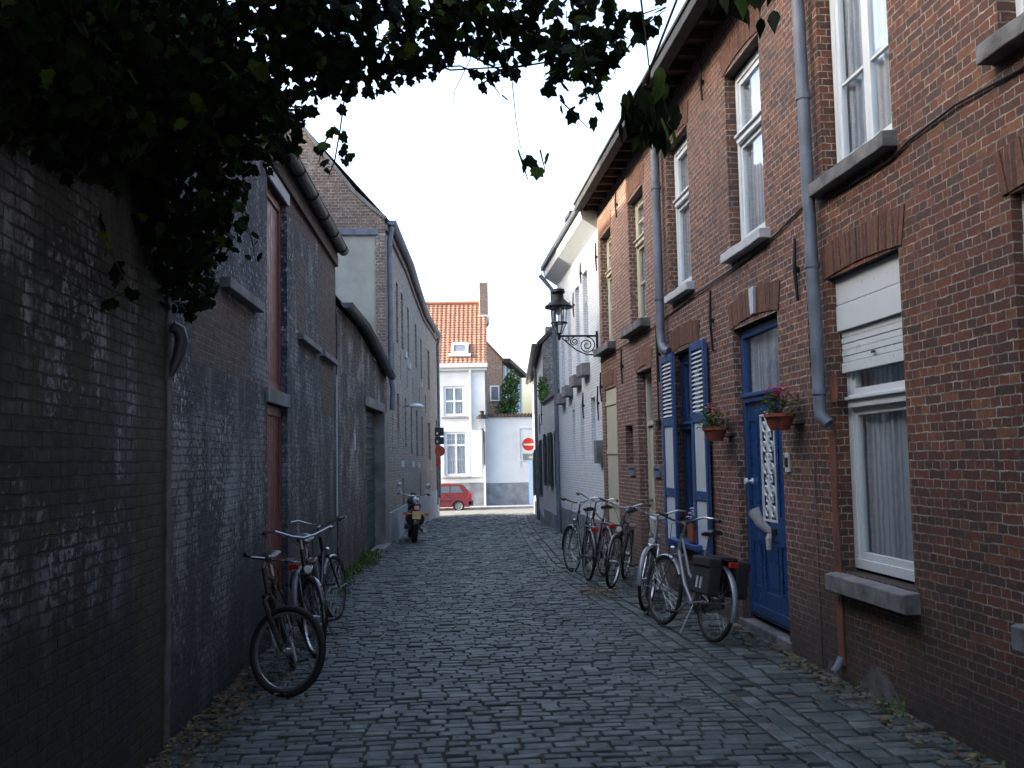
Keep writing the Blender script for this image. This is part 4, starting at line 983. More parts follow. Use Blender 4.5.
# tall brown warehouse with bent front
pts4 = [(20.42, -0.86), (25.1, -0.56), (28.5, -0.42), (33.7, -0.18), (39.6, 0.30)]
F4 = [side(a[1], a[0], b[1], b[0], 1) for a, b in zip(pts4, pts4[1:])]
B4 = thing('tall_warehouse', 'tall brown brick warehouse with slit niches and curved front at the left far end', 'building', None, (-0.6, 28, 0))
Z4 = 6.5
niches = [  # (segment, u0, u1, z0, z1, depth)
 (0, 22.6, 23.1, 4.35, 5.75, .07), (0, 23.8, 24.4, 4.35, 5.7, .07), (1, 25.7, 26.4, 4.35, 5.65, .07), (2, 29.2, 30.0, 4.4, 5.7, .07), (2, 32.0, 32.8, 4.3, 5.6, .07), (3, 35.3, 36.3, 4.2, 5.6, .07),
 (0, 22.6, 23.1, 1.95, 3.2, .07), (0, 24.55, 24.95, 2.0, 3.2, .07), (1, 26.6, 27.4, 1.85, 3.15, .07), (2, 29.2, 30.0, 1.8, 3.15, .07), (2, 32.0, 32.8, 1.8, 3.1, .07), (3, 35.3, 36.3, 1.7, 3.0, .07),
 (0, 21.9, 22.05, 3.65, 4.3, .1), (0, 23.45, 23.6, 3.55, 4.2, .1), (1, 25.3, 25.5, 3.5, 4.05, .1), (1, 27.7, 27.95, 3.4, 4.0, .1), (2, 31.0, 31.25, 3.3, 3.9, .1), (3, 34.2, 34.5, 3.3, 3.9, .1),
 (0, 21.5, 21.62, 1.9, 3.1, .06), (0, 23.7, 24.2, -.05, 1.25, .16), (2, 30.7, 31.3, 0.2, 1.3, .16)]
mb = MB()
for i, F in enumerate(F4):
    a, b = pts4[i][0], pts4[i+1][0]
    hs = [h[1:] for h in niches if h[0] == i]
    wall(mb, F, a, b, 0.62-0.02*i, Z4, [h for h in hs if h[2] > 0.62]+[(h[0], h[1], 0.62-0.02*i, h[3], h[4]) for h in hs if h[2] <= 0.62], 0.1)
    for h in hs:
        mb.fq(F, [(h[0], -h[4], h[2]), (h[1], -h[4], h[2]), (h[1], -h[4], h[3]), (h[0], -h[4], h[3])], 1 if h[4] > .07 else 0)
endx, endy = pts4[-1][1], pts4[-1][0]
mb.poly([(endx, endy, -1.5), (-9, endy, -1.5), (-9, endy, Z4), (-4.5, endy, 11.0), (endx, endy, Z4)], [(0, 0), (9, 0), (9, Z4), (4.5, 11), (0, Z4)])
mb.poly([(-9, 20.42, -0.5), (-9, endy, -1.5), (-9, endy, Z4), (-9, 20.42, Z4)])
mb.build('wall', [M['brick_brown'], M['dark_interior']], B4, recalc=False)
prof = [(-0.86, -0.2), (-0.86, 6.62), (-1.15, 6.85), (-1.5, 7.18), (-1.81, 7.58), (-2.2, 8.08), (-2.5, 8.48), (-2.95, 9.05), (-5.2, 12.0), (-9, 7.0), (-9, -0.2)]
FG = Fr(0, 20.42, 1, 0, 0, -1)
gm = MB(); low = [p for p in prof if True]
gm.prism([(-0.86, -0.2), (-0.86, 6.35), (-9, 6.35), (-9, -0.2)], FG, -0.3, 0.0, 0)
gm.prism([(-0.862, 6.35), (-0.862, 6.62)]+prof[2:9]+[(-9, 7.0), (-9, 6.35)], FG, -0.3, 0.012, 1)
gm.build('gable_wall', [M['plaster_grey'], M['brick_gable']], B4)
cpg = MB()
for (a, b), (c, d_) in zip(prof[1:9], prof[2:9]):
    nx, nz = -(d_-b), (c-a); L = math.hypot(nx, nz); nx, nz = nx/L*-0.07*-1, nz/L*0.07*-1
    cpg.prism([(a, b), (c, d_), (c+abs(nx), d_+abs(nz)), (a+abs(nx), b+abs(nz))], FG, -0.36, 0.06)
cpg.build('coping', M['stone_grey'], B4)
q = MB(); q.box(FG, -1.95, -1.0, 0.0, 0.06, 6.30, 6.42); q.build('flashing', M['zinc'], B4)
q = MB(); q.box(FG, -1.06, -0.862, 0.0, 0.03, 0, 6.29); q.build('corner_quoin', M['brick_brown'], B4)
rl = MB()
for a, b in zip(pts4, pts4[1:]):
    rl.poly([(a[1]+0.1, a[0], Z4+0.1), (b[1]+0.1, b[0], Z4+0.1), (-4.8, b[0], 11.2), (-4.8, a[0], 11.2)])
rl.poly([(-4.8, 20.5, 11.2), (-4.8, endy, 11.2), (-9.2, endy, 6.4), (-9.2, 20.5, 6.4)]); rl.build('roof', M['roof_tile_orange'], B4, recalc=False)
g_ = MB(); gutter(g_, [(p[1]+0.13, p[0]+(0.05 if i == 0 else 0), Z4+0.12) for i, p in enumerate(pts4)], 0.09); g_.build('gutter', M['zinc'], B4, recalc=False, smooth=True)
q = MB()
for i, F in enumerate(F4): q.box(F, pts4[i][0], pts4[i+1][0], 0, 0.05, Z4-0.1, Z4+0.05)
q.build('cornice', M['brick_gable'], B4)
pipe([F4[0].P(20.55, 0.13, 6.5), F4[0].P(20.55, 0.08, 6.2), F4[0].P(20.55, 0.08, 3.35), F4[0].P(20.5, 0.12, 3.1), F4[0].P(20.5, 0.10, 2.7)], 0.055, B4, M['zinc'], clips=[F4[0].P(20.55, 0.08, 5.2), F4[0].P(20.55, 0.08, 4.2)])
pipe([F4[3].P(39.4, 0.13, 6.5), F4[3].P(39.4, 0.08, 6.2), F4[3].P(39.4, 0.08, 0.2)], 0.06, B4, M['zinc'])
q = MB()
for i, F in enumerate(F4): q.box(F, pts4[i][0]+(0.02 if i else 0.06), pts4[i+1][0]-0.004, -0.05, 0.05, -1.4, 0.62-0.02*i-0.003+(-0.0))
q.build('plinth', M['plinth_pale'], B4)
lm = MB(); lm.tube([F4[0].P(24.2, 0.02, 2.98), F4[0].P(24.2, 0.30, 3.02)], 0.02, 8); lo_ = lm.build('wall_lamp', M['zinc'], B4)
lm = MB(); lm.lathe([(0, 0.05), (0.10, 0.03), (0.19, -0.02), (0.18, -0.05), (0, -0.06)], Matrix.Translation(Vector(F4[0].P(24.2, 0.30, 3.0))), 14); lm.build('lamp_shade', M['pvc_white'], lo_, smooth=True)
for k_, (i, u, z) in enumerate([(0, 23.4, 1.52), (1, 27.0, 1.5), (2, 29.9, 1.45), (1, 26.0, 4.05), (2, 31.9, 4.0), (0, 24.6, 4.2)]):
    q = MB(); q.box(F4[i], u, u+0.28, 0, 0.05, z, z+0.16); q.build('white_block', M['plaster_white'], B4)

# ------------------------------------------------------------------ far buildings across the cross street
FW = Fr(3.08-3.08*1, 55.28, 1, -0.055, -0.05, -1)     # nearly square on to the alley, right end nearer
WH = thing('white_townhouse', 'white rendered house with orange tiled roof and tall chimney facing down the alley', 'house', None, (1, 55.3, zf))
mb = MB(); hw = [(0.80, 1.96, 4.10, 5.75), (0.82, 2.06, 0.80, 3.22), (-2.4, -1.3, 4.10, 5.75), (-2.4, -1.2, 0.8, 3.22)]
wall(mb, FW, -7, 3.08, 0.42, 6.75, hw, 0.12)
mb.build('wall', M['plaster_white'], WH, recalc=False)
p0 = Vector(FW.P(3.08, 0, 0)); q0 = Vector(FW.P(-7, 0, 0))
mb = MB(); ex = 0.62
mb.poly([(p0.x, p0.y, zf), (p0.x+ex, p0.y+8, zf), (p0.x+ex, p0.y+8, 6.75), (p0.x+ex*0.5, p0.y+3.8, 11.1), (p0.x, p0.y, 6.75)], [(0, zf), (8, zf), (8, 6.75), (3.8, 11.1), (0, 6.75)])
mb.poly([(q0.x, q0.y, zf), (q0.x, q0.y+8, zf), (q0.x, q0.y+8, 6.75), (q0.x, q0.y+3.8, 11.1), (q0.x, q0.y, 6.75)])
mb.poly([(p0.x+ex, p0.y+8, zf), (q0.x, q0.y+8, zf), (q0.x, q0.y+8, 6.75), (p0.x+ex, p0.y+8, 6.75)])
mb.build('side_wall', M['brick_gable'], WH)
q = MB(); q.box(FW, -7, 3.09, -0.1, 0.04, zf, 0.418); q.build('plinth', M['plinth_grey'], WH)
q = MB(); q.box(FW, -7, 3.2, 0.0, 0.16, 6.60, 6.76); q.box(FW, -7, 3.24, 0.0, 0.30, 6.762, 7.0); q.build('cornice', M['plaster_white'], WH)
# tiled roof with real tile waves
rl = MB(); nU, nV = 150, 24; u0_, u1_ = -7.0, 3.2
r0 = Vector(FW.P(u0_, 0.28, 7.0)); r1 = Vector(FW.P(u1_, 0.28, 7.0)); t0_ = Vector((r0.x, r0.y+3.9, 10.9)); t1_ = Vector((r1.x+0.3, r1.y+3.9, 10.9)); N_ = Vector((0, -0.74, 0.67))
def rp(i, j, lift):
    a = i/nU; b = j/nV; p = (r0*(1-a)+r1*a)*(1-b)+(t0_*(1-a)+t1_*a)*b
    return p+N_*(0.016*math.sin(i/nU*(u1_-u0_)/0.25*2*PI)+lift)
for j in range(nV):
    for i in range(nU):
        rl.poly([rp(i, j, 0.03), rp(i+1, j, 0.03), rp(i+1, j+1, 0.0), rp(i, j+1, 0.0)], [(i/nU*10.2, j*.24), ((i+1)/nU*10.2, j*.24), ((i+1)/nU*10.2, (j+1)*.24), (i/nU*10.2, (j+1)*.24)])
        rl.poly([rp(i, j, 0.0), rp(i+1, j, 0.0), rp(i+1, j, 0.03), rp(i, j, 0.03)], [(0, 0)]*4)
rl.poly([t0_, t1_, t1_+Vector((0, 4.2, -4.2)), t0_+Vector((0, 4.2, -4.2))])
rl.build('roof', M['roof_tile_orange'], WH, recalc=False)
q = MB(); q.tube([t0_+Vector((0, 0, .04)), t1_+Vector((0, 0, .04))], 0.12, 8); q.build('ridge', M['roof_tile_orange'], WH)
ch = MB(); cx, cy = t1_.x-0.22, t1_.y-0.4; ch.box(W, cx-0.24, cx+0.24, cy-0.45, cy+0.45, 9.5, 12.0); ch.build('chimney', M['brick_gable'], WH)
ch = MB(); ch.box(W, cx-0.32, cx+0.30, cy-0.5, cy+0.5, 9.6, 10.1); ch.build('chimney_flashing', M['plaster_white'], WH)
sk = MB()
def rq(u, b, l): a = (u-u0_)/(u1_-u0_); p = (r0*(1-a)+r1*a)*(1-b)+(t0_*(1-a)+t1_*a)*b; return p+N_*l
def skq(mbx, a, b, c, d_, l): mbx.poly([rq(a, c, l), rq(b, c, l), rq(b, d_, l), rq(a, d_, l)])
for (a, b, c, d_) in ((1.25, 1.37, .12, .30), (2.05, 2.17, .12, .30), (1.25, 2.17, .12, .15), (1.25, 2.17, .27, .30), (1.1, 2.32, .09, .125)):
    P8 = [rq(a, c, .02), rq(b, c, .02), rq(b, d_, .02), rq(a, d_, .02), rq(a, c, .14), rq(b, c, .14), rq(b, d_, .14), rq(a, d_, .14)]
    for f in ((4, 5, 6, 7), (0, 1, 5, 4), (1, 2, 6, 5), (2, 3, 7, 6), (3, 0, 4, 7)): sk.poly([P8[i] for i in f])
sko = sk.build('skylight', M['white_paint'], WH)
q = MB(); skq(q, 1.3, 2.12, .14, .28, .1); q.build('pane', M['zinc'], sko)
for i, h in enumerate(hw):
    window(FW, h[0]+.01, h[1]-.01, h[2]+.01, h[3]-.01, WH, M['white_paint'], 0.06, 'cross', seed=70+i, fw=0.07, split=0.5 if i % 2 == 0 else 0.70, bars=(0.5,) if i % 2 else ())
    sill(FW, h[0], h[1], h[2], WH, M['plinth_pale'], 0.1, 0.12, 0.15)
for (a, b) in ((0.02, 0.78), (2.10, 2.86)):
    q = MB(); ring(q, FW, a, b, 0.72, 3.28, 0.09, 0.03, 0.07); q.box(FW, a+.09, b-.09, 0.035, 0.055, .81, 3.19); q.box(FW, a+.09, b-.09, 0.035, 0.068, 1.9, 2.0); q.build('shutter', M['white_paint'], WH)
pipe([FW.P(2.28, 0.2, 6.6), FW.P(2.28, 0.08, 6.3), FW.P(2.28, 0.08, 3.35)], 0.06, WH, M['white_paint'])
pipe([FW.P(3.0, 0.08, 1.2), FW.P(3.0, 0.08, zf+.1)], 0.05, WH, M['white_paint'])

FV = Fr(0, 55.55, 1, 0.0, 0, -1)
GW = thing('white_wall', 'long white courtyard wall with walled up gate and tile coping right of the townhouse', 'wall', None, (6, 55.5, zf))
mb = MB(); mb.box(FV, 3.12, 16, -0.3, 0.0, 0.36, 4.0)
mb.build('wall', M['plaster_white'], GW)
q = MB(); q.box(FV, 3.12, 16, -0.3, 0.03, zf, 0.358); q.build('plinth', M['plinth_grey'], GW)
q = MB(); q.box(FV, 5.0, 7.6, 0, 0.05, 3.35, 3.47); q.box(FV, 5.0, 7.4, 0, 0.05, 1.55, 1.63); q.box(FV, 4.92, 5.0, 0, 0.05, 1.2, 3.47); q.build('gate_outline', M['plaster_white'], GW)
q = MB(); n = 70
for i in range(n):
    a = 3.05+12.9*i/n; q.prism([(a, 4.02), (a+0.17, 4.02), (a+0.15, 4.16), (a+0.085, 4.22), (a+0.02, 4.16)], FV, -0.45, 0.14)
q.build('tile_coping', M['roof_tile_dark'], GW)
q = MB(); q.box(FV, 5.45, 5.85, 0.0, 0.06, zf+.1, 1.8); q.build('blue_post', M['light_blue_paint'], GW)

BG = thing('brick_gable_house', 'brown brick gable house rising behind the white courtyard wall', 'house', None, (4, 64.5, zf))
FB = Fr(0, 64, 1, 0, 0, -1); mb = MB()
mb.prism([(0.5, zf), (4.72, zf), (4.72, 8.0), (4.0, 8.9), (3.0, 9.9), (0.5, 7.5)], FB, -5, 0); mb.build('wall', M['brick_gable'], BG)
rl = MB(); rl.prism([(4.80, 7.95), (4.80, 8.12), (3.0, 10.08), (3.0, 9.91)], FB, -5.2, 0.15); rl.prism([(0.3, 7.35), (2.998, 9.91), (2.998, 10.08), (0.3, 7.55)], FB, -5.2, 0.15); rl.build('roof', M['roof_tile_dark'], BG)
q = MB(); q.box(FB, 3.9, 4.5, 0, 0.06, 5.4, 6.4); q.build('window', M['white_paint'], BG)
q = MB(); q.box(FB, 3.98, 4.42, 0.061, 0.07, 5.48, 6.32); q.build('pane', M['zinc'], BG)
TB = thing('timber_building', 'tan building with white vertical posts behind the courtyard wall', 'building', None, (7, 62, zf))
FT = side(4.82, 65.0, 7.2, 77.6, 1)
brick_mat('brick_tan', [(0.36, 0.25, 0.16), (0.42, 0.30, 0.20)], (0.4, 0.33, 0.25), bw=0.2, bh=0.06)
mb = MB(); mb.box(FT, 65.2, 77.6, -4, 0, zf, 8.0); mb.build('wall', M['brick_tan'], TB)
for i in range(6):
    q = MB(); q.box(FT, 65.25+2.15*i, 66.15+2.15*i, 0, 0.12, 4.2, 7.8); q.build('post', M['plaster_white'], TB)
rl = MB(); rl.box(FT, 65.0, 77.8, -4.2, 0.5, 8.0, 8.25); rl.build('roof', M['roof_tile_dark'], TB)

# unseen house added behind the ivied wall to keep low sun off the lane
GH = thing('sun_block_house', 'unseen plain brick house added behind the ivy covered garden wall to block the sun', 'house', None, (-7, 1, 0))
mb = MB(); FGH = side(-4.6, -6, -4.6, 6.2, 1); wall(mb, FGH, -6, 6.2, 0, 6.2); gable_shell(mb, FGH, -6, 6.2, 6.2, 6, 3.6); mb.build('wall', M['brick_gable'], GH, recalc=False)
pitched_roof(FGH, -6.2, 6.25, 6.2, GH, M['roof_tile_dark'], depth=6, rise=3.6, over=0.2)
# ivy volumes (x, y, z, rx, ry, rz, leaves), trailing shoots and stems, in metres
IVY = [([(-1.599, 4.2, 3.435, 0.546, 0.8, 0.462, 900), (-1.37, 5.0, 3.68, 0.65, 0.8, 0.55, 1000), (-0.913, 5.2, 3.822, 0.468, 0.6, 0.416, 650), (-1.672, 5.2, 3.281, 0.364, 0.5, 0.26, 350), (-1.313, 5.6, 3.409, 0.392, 0.5, 0.392, 500), (-0.956, 5.6, 3.526, 0.28, 0.4, 0.252, 260), (-1.751, 5.8, 3.236, 0.348, 0.35, 0.203, 200), (-1.495, 5.9, 2.996, 0.384, 0.35, 0.266, 330), (-1.456, 6.1, 2.736, 0.195, 0.25, 0.213, 130), (-1.722, 5.9, 2.997, 0.295, 0.3, 0.207, 150), (-1.585, 4.4, 3.163, 0.396, 0.5, 0.264, 430), (-1.562, 5.0, 3.473, 0.45, 0.5, 0.35, 500), (-1.596, 4.0, 3.145, 0.36, 0.5, 0.28, 500), (-1.238, 5.9, 3.115, 0.177, 0.3, 0.236, 130), (-1.824, 5.6, 3.04, 0.224, 0.25, 0.224, 170), (-1.751, 5.0, 3.142, 0.25, 0.3, 0.175, 220), (-1.555, 5.7, 3.094, 0.228, 0.3, 0.228, 170), (-1.606, 4.0, 3.761, 0.6, 1.0, 0.28, 500), (-0.986, 4.8, 4.205, 0.72, 0.9, 0.288, 600)], 0.6), ([(-0.586, 5.3, 3.98, 0.238, 0.4, 0.238, 260), (-0.508, 5.3, 3.759, 0.17, 0.25, 0.148, 90), (-0.26, 5.2, 3.996, 0.26, 0.3, 0.177, 170), (-0.262, 5.2, 3.712, 0.218, 0.25, 0.104, 75), (0.031, 5.1, 3.902, 0.229, 0.3, 0.173, 130), (0.003, 5.1, 3.729, 0.153, 0.2, 0.071, 25), (0.34, 5.0, 3.916, 0.275, 0.3, 0.17, 150), (0.388, 5.0, 3.693, 0.15, 0.2, 0.07, 28), (0.639, 4.9, 3.849, 0.221, 0.3, 0.167, 110), (0.897, 4.9, 3.88, 0.196, 0.3, 0.147, 75), (0.745, 4.8, 3.55, 0.163, 0.25, 0.115, 55), (0.899, 4.8, 3.654, 0.115, 0.2, 0.115, 36), (1.082, 4.8, 3.838, 0.077, 0.2, 0.096, 10), (-0.501, 5.0, 4.218, 0.45, 0.6, 0.2, 220), (0.294, 5.0, 4.236, 0.5, 0.5, 0.2, 220), (0.906, 4.9, 4.224, 0.245, 0.5, 0.147, 60)], 0.6), ([(-0.9, 2.0, 4.6, 1.3, 2.2, 0.4, 2999), (0.7, 2.0, 4.75, 0.9, 2.0, 0.3, 700), (-0.8, -1.2, 4.6, 1.5, 1.8, 0.4, 1500), (-0.2, 3.6, 4.75, 1.3, 0.8, 0.3, 600), (-2.9, 4.6, 5.2, 0.9, 2.2, 1.2, 1800), (-2.8, 1.5, 5.2, 0.9, 2.2, 1.2, 1400), (-1.6, 5.6, 4.15, 0.5, 1.0, 0.3, 350), (-1.9, 3.0, 4.2, 0.5, 2.5, 0.5, 700), (-1.6, 7.2, 4.3, 0.35, 0.8, 0.45, 250)], 0.4)]  # last group: mostly unseen canopy and clumps added to shade the near lane
SPRAYS = [[(-0.453, 5.6, 3.734), (-0.482, 5.6, 3.53), (-0.512, 5.6, 3.356), (-0.551, 5.6, 3.253)], [(-0.455, 5.6, 3.414), (-0.417, 5.6, 3.328)], [(-0.538, 5.6, 3.53), (-0.584, 5.6, 3.414), (-0.607, 5.6, 3.327)], [(0.787, 4.6, 3.496), (0.831, 4.6, 3.35), (0.849, 4.6, 3.291)], [(0.653, 4.7, 3.385), (0.787, 4.7, 3.247)], [(0.415, 4.4, 3.041), (0.436, 4.4, 2.972), (0.457, 4.4, 2.903)], [(0.515, 4.4, 3.041), (0.535, 4.4, 2.949)], [(-0.209, 5.2, 3.778), (-0.024, 5.2, 3.736), (0.189, 5.2, 3.75), (0.348, 5.2, 3.675), (0.4, 5.2, 3.593)], [(0.288, 5.1, 3.609), (0.501, 5.1, 3.735), (0.714, 5.1, 3.776)], [(-1.15, 6.2, 3.41), (-1.131, 6.2, 3.19), (-1.077, 6.2, 3.033), (-1.053, 6.2, 2.895)], [(-1.383, 6.3, 2.992), (-1.321, 6.3, 2.802), (-1.381, 6.3, 2.614)], [(-1.604, 5.0, 2.891), (-1.555, 5.0, 2.716), (-1.457, 5.0, 2.517), (-1.623, 5.0, 2.444)], [(-1.301, 6.2, 3.284), (-1.258, 6.2, 3.127), (-1.319, 6.2, 3.002)], [(-0.92, 5.9, 3.506), (-0.931, 5.9, 3.386)], [(0.974, 4.8, 3.63), (1.08, 4.8, 3.786), (1.211, 4.8, 3.892)], [(1.082, 4.8, 3.864), (1.186, 4.8, 3.902)]]
STEMS = [([(0.36, 4.6, 3.686), (0.403, 4.5, 3.404), (0.413, 4.45, 3.197), (0.44, 4.4, 2.958)], 0.003), ([(0.736, 4.7, 3.787), (0.795, 4.65, 3.516), (0.821, 4.6, 3.325)], 0.003), ([(0.032, 5.1, 4.01), (0.134, 5.1, 3.822), (0.387, 5.0, 3.651), (0.686, 4.9, 3.667), (0.895, 4.9, 3.827)], 0.008), ([(0.29, 5.0, 4.021), (0.233, 5.0, 3.702), (0.154, 5.0, 3.543), (0.137, 5.0, 3.437)], 0.003), ([(-1.75, 4.6, 3.9), (-1.2, 4.9, 4.35), (-0.3, 5.1, 4.45), (0.5, 5.0, 4.3), (1.1, 4.9, 4.15)], 0.03), ([(-1.7, 3, 4.0), (-0.9, 3.6, 4.4), (0.3, 4.2, 4.5), (1.4, 4.4, 4.6)], 0.035), ([(-0.653, 5.2, 3.989), (-0.234, 5.2, 3.887), (0.135, 5.2, 3.727), (0.51, 5.2, 3.754), (0.729, 5.2, 3.846)], 0.007), ([(-2.042, 4.9, 3.135), (-1.9, 4.9, 2.94), (-1.757, 4.9, 2.744), (-1.679, 5.4, 2.775)], 0.005), ([(-1.738, 4.4, 2.243), (-1.559, 4.6, 2.381), (-1.536, 4.8, 2.436), (-1.457, 5.0, 2.542)], 0.004), ([(1.004, 4.5, 3.994), (1.04, 4.5, 3.604), (1.061, 4.5, 3.354)], 0.006)]
BRANCH = [([(1.061, 4.5, 3.354), (1.073, 4.5, 3.277), (1.084, 4.5, 3.196)], 22, 0.1), ([(1.04, 4.5, 3.315), (1.095, 4.5, 3.244), (1.15, 4.5, 3.172)], 28, 0.11), ([(1.003, 4.5, 3.339), (1.0, 4.5, 3.243)], 12, 0.11), ([(1.228, 4.2, 3.936), (1.381, 4.2, 3.755), (1.409, 4.2, 3.673)], 12, 0.1), ([(1.43, 4.2, 3.848), (1.517, 4.2, 3.758), (1.537, 4.2, 3.689)], 14, 0.1), ([(1.361, 4.2, 3.847), (1.564, 4.2, 3.782)], 12, 0.1)]
# ------------------------------------------------------------------ objects
plain('tyre', (0.008, 0.008, 0.009), 0.8, 0, 0.3, 20, 0.3)
plain('chrome', (0.42, 0.43, 0.45), 0.3, 0.9, 0.1)
plain('steel', (0.30, 0.31, 0.33), 0.4, 0.8, 0.2)
plain('silver_paint', (0.22, 0.235, 0.26), 0.35, 0.3, 0.1)
plain('pale_paint', (0.55, 0.57, 0.58), 0.35, 0.1, 0.1)
plain('black_paint', (0.012, 0.012, 0.014), 0.3, 0, 0.2, coat=0.4)
plain('black_plastic', (0.02, 0.02, 0.022), 0.55)
plain('saddle_black', (0.018, 0.018, 0.018), 0.45)
plain('saddle_grey', (0.30, 0.32, 0.34), 0.5)
plain('canvas_black', (0.016, 0.017, 0.02), 0.85, bump=0.4)
plain('reflector_red', (0.35, 0.015, 0.01), 0.2, coat=0.6)
plain('reflector_orange', (0.5, 0.12, 0.01), 0.25, coat=0.5)
plain('reflect_strip', (0.42, 0.44, 0.46), 0.35)
plain('lens_clear', (0.6, 0.62, 0.63), 0.1)
plain('red_frame', (0.09, 0.012, 0.014), 0.3, coat=0.4)
plain('dark_green_frame', (0.01, 0.03, 0.02), 0.3, coat=0.4)
plain('basket_wire', (0.03, 0.03, 0.03), 0.5, 0.5)

def bicycle(label, loc, heading, lean, steer, frame='black_paint', fender='black_paint', step=False, mtb=False, basket=False, pannier=False,
            bar='city', Rw=0.335, saddle='saddle_black', crank=1.0, group='bicycles along the right wall', bagside=1, skirt=False):
    """local space: x forward, y left, z up, origin on the ground midway between the wheels"""
    t = thing('bicycle', label, 'bicycle', group, loc, (lean, 0, heading)); t['local_space'] = 1
    t.rotation_mode = 'XYZ'
    wb = 1.04; xr, xf = -wb/2, wb/2; tr = 0.024 if mtb else 0.019
    head_t, head_b = Vector((xf-0.26, 0, 0.90)), Vector((xf-0.205, 0, 0.72))
    bb = Vector((xr+0.44, 0, 0.28)); st_t = Vector((xr+0.27, 0, 0.78)); sad = Vector((xr+0.24, 0, 0.93))
    ax = (head_b-head_t).normalized()
    S = Matrix.Translation(head_t) @ Matrix.Rotation(steer, 4, -ax) @ Matrix.Translation(-head_t)
    def Lp(v): return S @ Vector(v)
    # frame
    f = MB()
    rear = Vector((xr, 0, Rw))
    f.tube([head_t, head_b], 0.019, 10); f.tube([bb, st_t], 0.016, 10)
    if step:
        f.tube([head_b+Vector((-.0, 0, 0.03)), head_b.lerp(bb, 0.45)+Vector((-0.02, 0, -0.08)), bb], 0.021, 10)
        if not skirt: f.tube([head_t+Vector((0.01, 0, -0.04)), head_t.lerp(bb, 0.55)+Vector((-0.03, 0, -0.02)), bb.lerp(st_t, 0.35)], 0.014, 8)
    else:
        f.tube([head_b+Vector((0, 0, 0.02)), bb], 0.019, 10); f.tube([head_t+Vector((0.01, 0, -0.05)), st_t+Vector((0, 0, -0.03))], 0.016, 10)
    for sy in (-1, 1):
        f.tube([bb+Vector((-0.02, sy*0.03, 0)), rear+Vector((0.25, sy*0.045, -0.02)), rear+Vector((0, sy*0.062, 0))], 0.009, 6)
        f.tube([st_t+Vector((0, sy*0.02, -0.06)), rear+Vector((0, sy*0.062, 0))], 0.008, 6)
    f.tube([bb+Vector((0, -0.04, 0)), bb+Vector((0, 0.04, 0))], 0.024, 10)
    fo = f.build('frame', M[frame], t, smooth=True)
    # fork
    k = MB(); crown = head_b+ax*0.02; hubf = Vector((xf, 0, Rw))
    fr_ = 0.017 if mtb else 0.011
    for sy in (-1, 1):
        k.tube([Lp(crown+Vector((0, sy*0.015, 0))), Lp(crown+ax*0.04+Vector((0, sy*0.055, 0))), Lp(crown.lerp(hubf, 0.6)+Vector((-0.015, sy*0.06, 0))), Lp(hubf+Vector((0, sy*0.06, 0)))], [fr_, fr_*1.2, fr_, fr_*0.7], 8)
    k.tube([Lp(crown+Vector((0, -0.06, -0.01))), Lp(crown+Vector((0, 0.06, -0.01)))], 0.016, 8)
    k.build('fork', M['black_paint' if mtb else ('chrome' if frame != 'black_paint' else 'black_paint')], t, smooth=True)
    def wheel(center, X):
        cM = X @ Matrix.Translation(center) @ Matrix.Rotation(PI/2, 4, 'X')
        rim = MB(); N = 40
        P = lambda r, a, y: X @ (center+Vector((r*math.cos(a), y, r*math.sin(a))))
        rr = Rw-tr*1.9
        for i in range(N):
            a, b = 2*PI*i/N, 2*PI*(i+1)/N
            c = [(rr, -0.011), (rr, 0.011), (rr-0.016, 0.009), (rr-0.016, -0.009)]
            for q in range(4):
                (r1, y1), (r2, y2) = c[q], c[(q+1) % 4]
                rim.poly([P(r1, a, y1), P(r1, b, y1), P(r2, b, y2), P(r2, a, y2)])
        wo = rim.build('wheel', M['steel' if mtb else 'chrome'], t, smooth=True)
        ty = MB(); ty.tube([P(Rw-tr, 2*PI*i/N, 0) for i in range(N)], tr, 10, closed=True); ty.build('tyre', M['tyre'], wo, smooth=True)
        sp = MB()
        for i in range(32):
            a = 2*PI*i/32; sd = 1 if i % 2 else -1; off = 0.55 if (i//2) % 2 else -0.55
            sp.tube([P(0.022, a+off*2, sd*0.03), P(rr-0.01, a, 0)], 0.0013, 4, cap=False)
        sp.build('spokes', M['chrome'], wo, recalc=False)
        hb = MB(); hb.tube([P(0, 0, -0.06), P(0, 0, -0.035)], 0.012, 10); hb.tube([P(0, 0, -0.035), P(0, 0, 0.035)], 0.022 if center.x > 0 else 0.04, 12); hb.tube([P(0, 0, 0.035), P(0, 0, 0.06)], 0.012, 10); hb.build('hub', M['steel'], wo, smooth=True)
        return P
    I4 = Matrix.Identity(4)
    wheel(rear, I4); Pf = wheel(hubf, S)
    def fender_arc(c, X, a0, a1, nm='mudguard'):
        g = MB(); N = 18; rf = Rw+0.016
        prof_ = [(-0.028, -0.012), (-0.016, 0.0), (0, 0.004), (0.016, 0.0), (0.028, -0.012)]
        for i in range(N):
            a, b = a0+(a1-a0)*i/N, a0+(a1-a0)*(i+1)/N
            for (y1, h1), (y2, h2) in zip(prof_, prof_[1:]):
                g.poly([X @ (c+Vector(((rf+h)*math.cos(q), y_, (rf+h)*math.sin(q)))) for q, y_, h in ((a, y1, h1), (b, y1, h1), (b, y2, h2), (a, y2, h2))])
        for q in (a0+0.1, (a0+a1)/2-0.3):
            for sy in (-1, 1): g.tube([X @ (c+Vector((rf*math.cos(q), sy*0.028, rf*math.sin(q)))), X @ (c+Vector((0, sy*0.058, 0)))], 0.0025, 4)
        return g.build(nm, M[fender], t, smooth=True)
    if fender:
        fender_arc(rear, I4, R(20), R(200)); fender_arc(hubf, S, R(-5+0), R(148))
